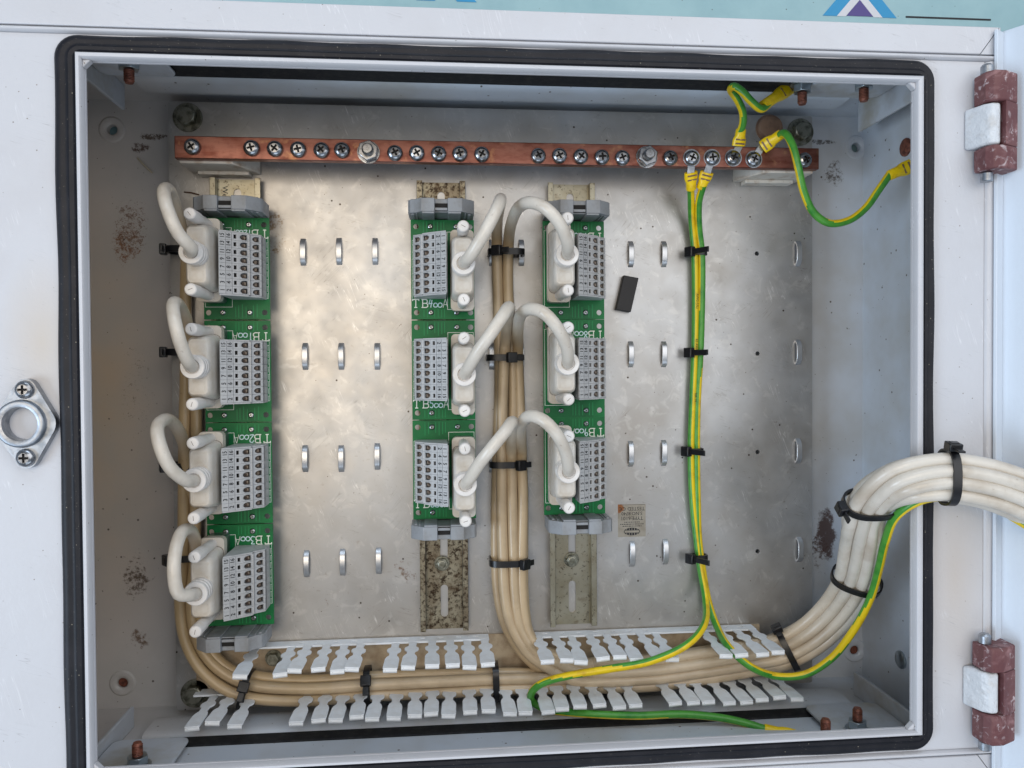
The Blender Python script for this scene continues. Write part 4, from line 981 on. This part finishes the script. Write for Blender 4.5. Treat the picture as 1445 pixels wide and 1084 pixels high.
wire('left earth wire of the vertical pair, running back right below the lower duct fingers',
     [(974, 258, 30), (975, 275, 22), (976, 310, 10), (980, 358, 6), (981, 430, 5), (980, 498, 5), (977, 570, 5), (975, 636, 5), (977, 700, 5), (983, 760, 5), (988, 800, 7), (996, 850, 20), (992, 885, 48), (966, 912, 62), (915, 934, 62), (860, 944, 58), (800, 954, 52), (766, 964, 48), (751, 976, 42), (751, 990, 34), (768, 1000, 36), (800, 1005, 47), (840, 1008, 55), (900, 1010, 57), (960, 1008, 57), (1010, 1012, 58), (1050, 1020, 60), (1085, 1031, 64)],
     phase=ramp_phase((0, .52), (.62, .54), (.72, 1.1), (1, 1.14)), lugs=(((975, 268, 27), (975, 243, 34), rc(977, 222)), ((1078, 1029, 63), (1124, 1040, 68), None)))
wire('right earth wire of the vertical pair, sweeping out of the box below the cables',
     [(992, 262, 30), (986, 285, 20), (986, 320, 10), (990, 358, 6), (990, 430, 5), (988, 498, 5), (984, 570, 5), (983, 636, 5), (984, 700, 5), (986, 760, 5), (991, 800, 6), (1000, 850, 8), (1012, 885, 20), (1030, 915, 46), (1058, 940, 52), (1095, 954, 50), (1135, 952, 52), (1172, 930, 58), (1204, 890, 70), (1228, 845, 84), (1241, 800, 98), (1250, 762, 114), (1266, 727, 132), (1300, 706, 142), (1345, 701, 143), (1395, 712, 147), (1445, 739, 151), (1520, 790, 154)],
     phase=ramp_phase((0, .0), (.13, .02), (.22, .5), (.62, .52), (.72, 1.0), (1, 1.05)), lugs=(((989, 266, 27), (998, 243, 34), rc(1006, 222)),))
wire('short twisted earth wire jumping from the copper bar to the top wall',
     [(1042, 190, 38), (1048, 176, 44), (1048, 158, 50), (1040, 140, 56), (1031, 126, 60), (1036, 122, 64), (1048, 130, 66), (1060, 143, 66), (1074, 154, 62), (1084, 148, 58)],
     phase=ramp_phase((0, .5), (.45, .55), (.6, 1.0), (1, 1)), lugs=(((1046, 182, 40), (1042, 206, 36), rc(1036, 222)), ((1076, 150, 60), (1117, 122, 46), None)))
wire('earth wire drooping in a wide curve from the copper bar to the right hand wall',
     [(1098, 192, 44), (1107, 188, 52), (1117, 202, 58), (1126, 235, 60), (1134, 270, 58), (1148, 300, 56), (1170, 315, 56), (1198, 311, 56), (1222, 293, 56), (1240, 268, 58), (1256, 245, 60)],
     r=2.6, phase=ramp_phase((0, .05), (.4, .0), (.62, .5), (1, .5)), lugs=(((1103, 189, 46), (1076, 208, 37), rc(1065, 224)), ((1254, 248, 60), (1286, 234, 62), None)))
mb = MB(); wt = ORG['earth_wire']
for k, tx in enumerate(('AWG (UL)', 'R5 AWG', 'NR 14')):
    q = P(984 - k * 1.2, 425 + k * 62 + (12 if k == 2 else 0), 8); put_text(mb, tx, 2.7, q.x + .1, q.y, 8.05, R(-90), .9, .02)
mb.build('wire_print', ink_k, bpy.data.objects['earth_wire'])
for py, lab in ((357, 'uppermost black cable tie on the pair of vertical earth wires'), (498, 'second black cable tie down the pair of vertical earth wires'), (636, 'third black cable tie down the pair of vertical earth wires'), (786, 'lowest black cable tie on the vertical earth wires where they part')):
    q = P({357: 985, 498: 984, 636: 980, 786: 986}[py], py, 5); tie(lab, (q.x, q.y, 5), VY, VX, 5.2, 3.6, 150, 'cable ties on the vertical earth wires', wd=4, tail=14)

# ================================================================== LOOSE BITS
q = [P(879, 389, 3), P(900, 393, 3), P(889, 441, 3), P(868, 437, 3)]
bk = MB().prism([(p.x, p.y) for p in q][::-1], .15, 6).build('rubber_block', black_m, None, bevel=.5); tag(bk, 'small black rectangular rubber block lying tilted on the bare plate', 'rubber block')
def fibre(name, pts, r, m_, lab):
    tag(MB().tube(spline([P(*p) for p in pts], 2), r, 6).build(name, m_, None), lab, 'debris')
fibre('wood_splinter', [(194, 223, -19), (204, 234, -18), (215, 244, -19)], .6, debris_m, 'pale splinter lying on the back panel left of the copper bar')
fibre('brown_fibre', [(260, 271, .6), (270, 272, 1.2), (281, 275, .6)], .5, debris_d, 'dark brown fibre on the plate beside the top of the left rail')
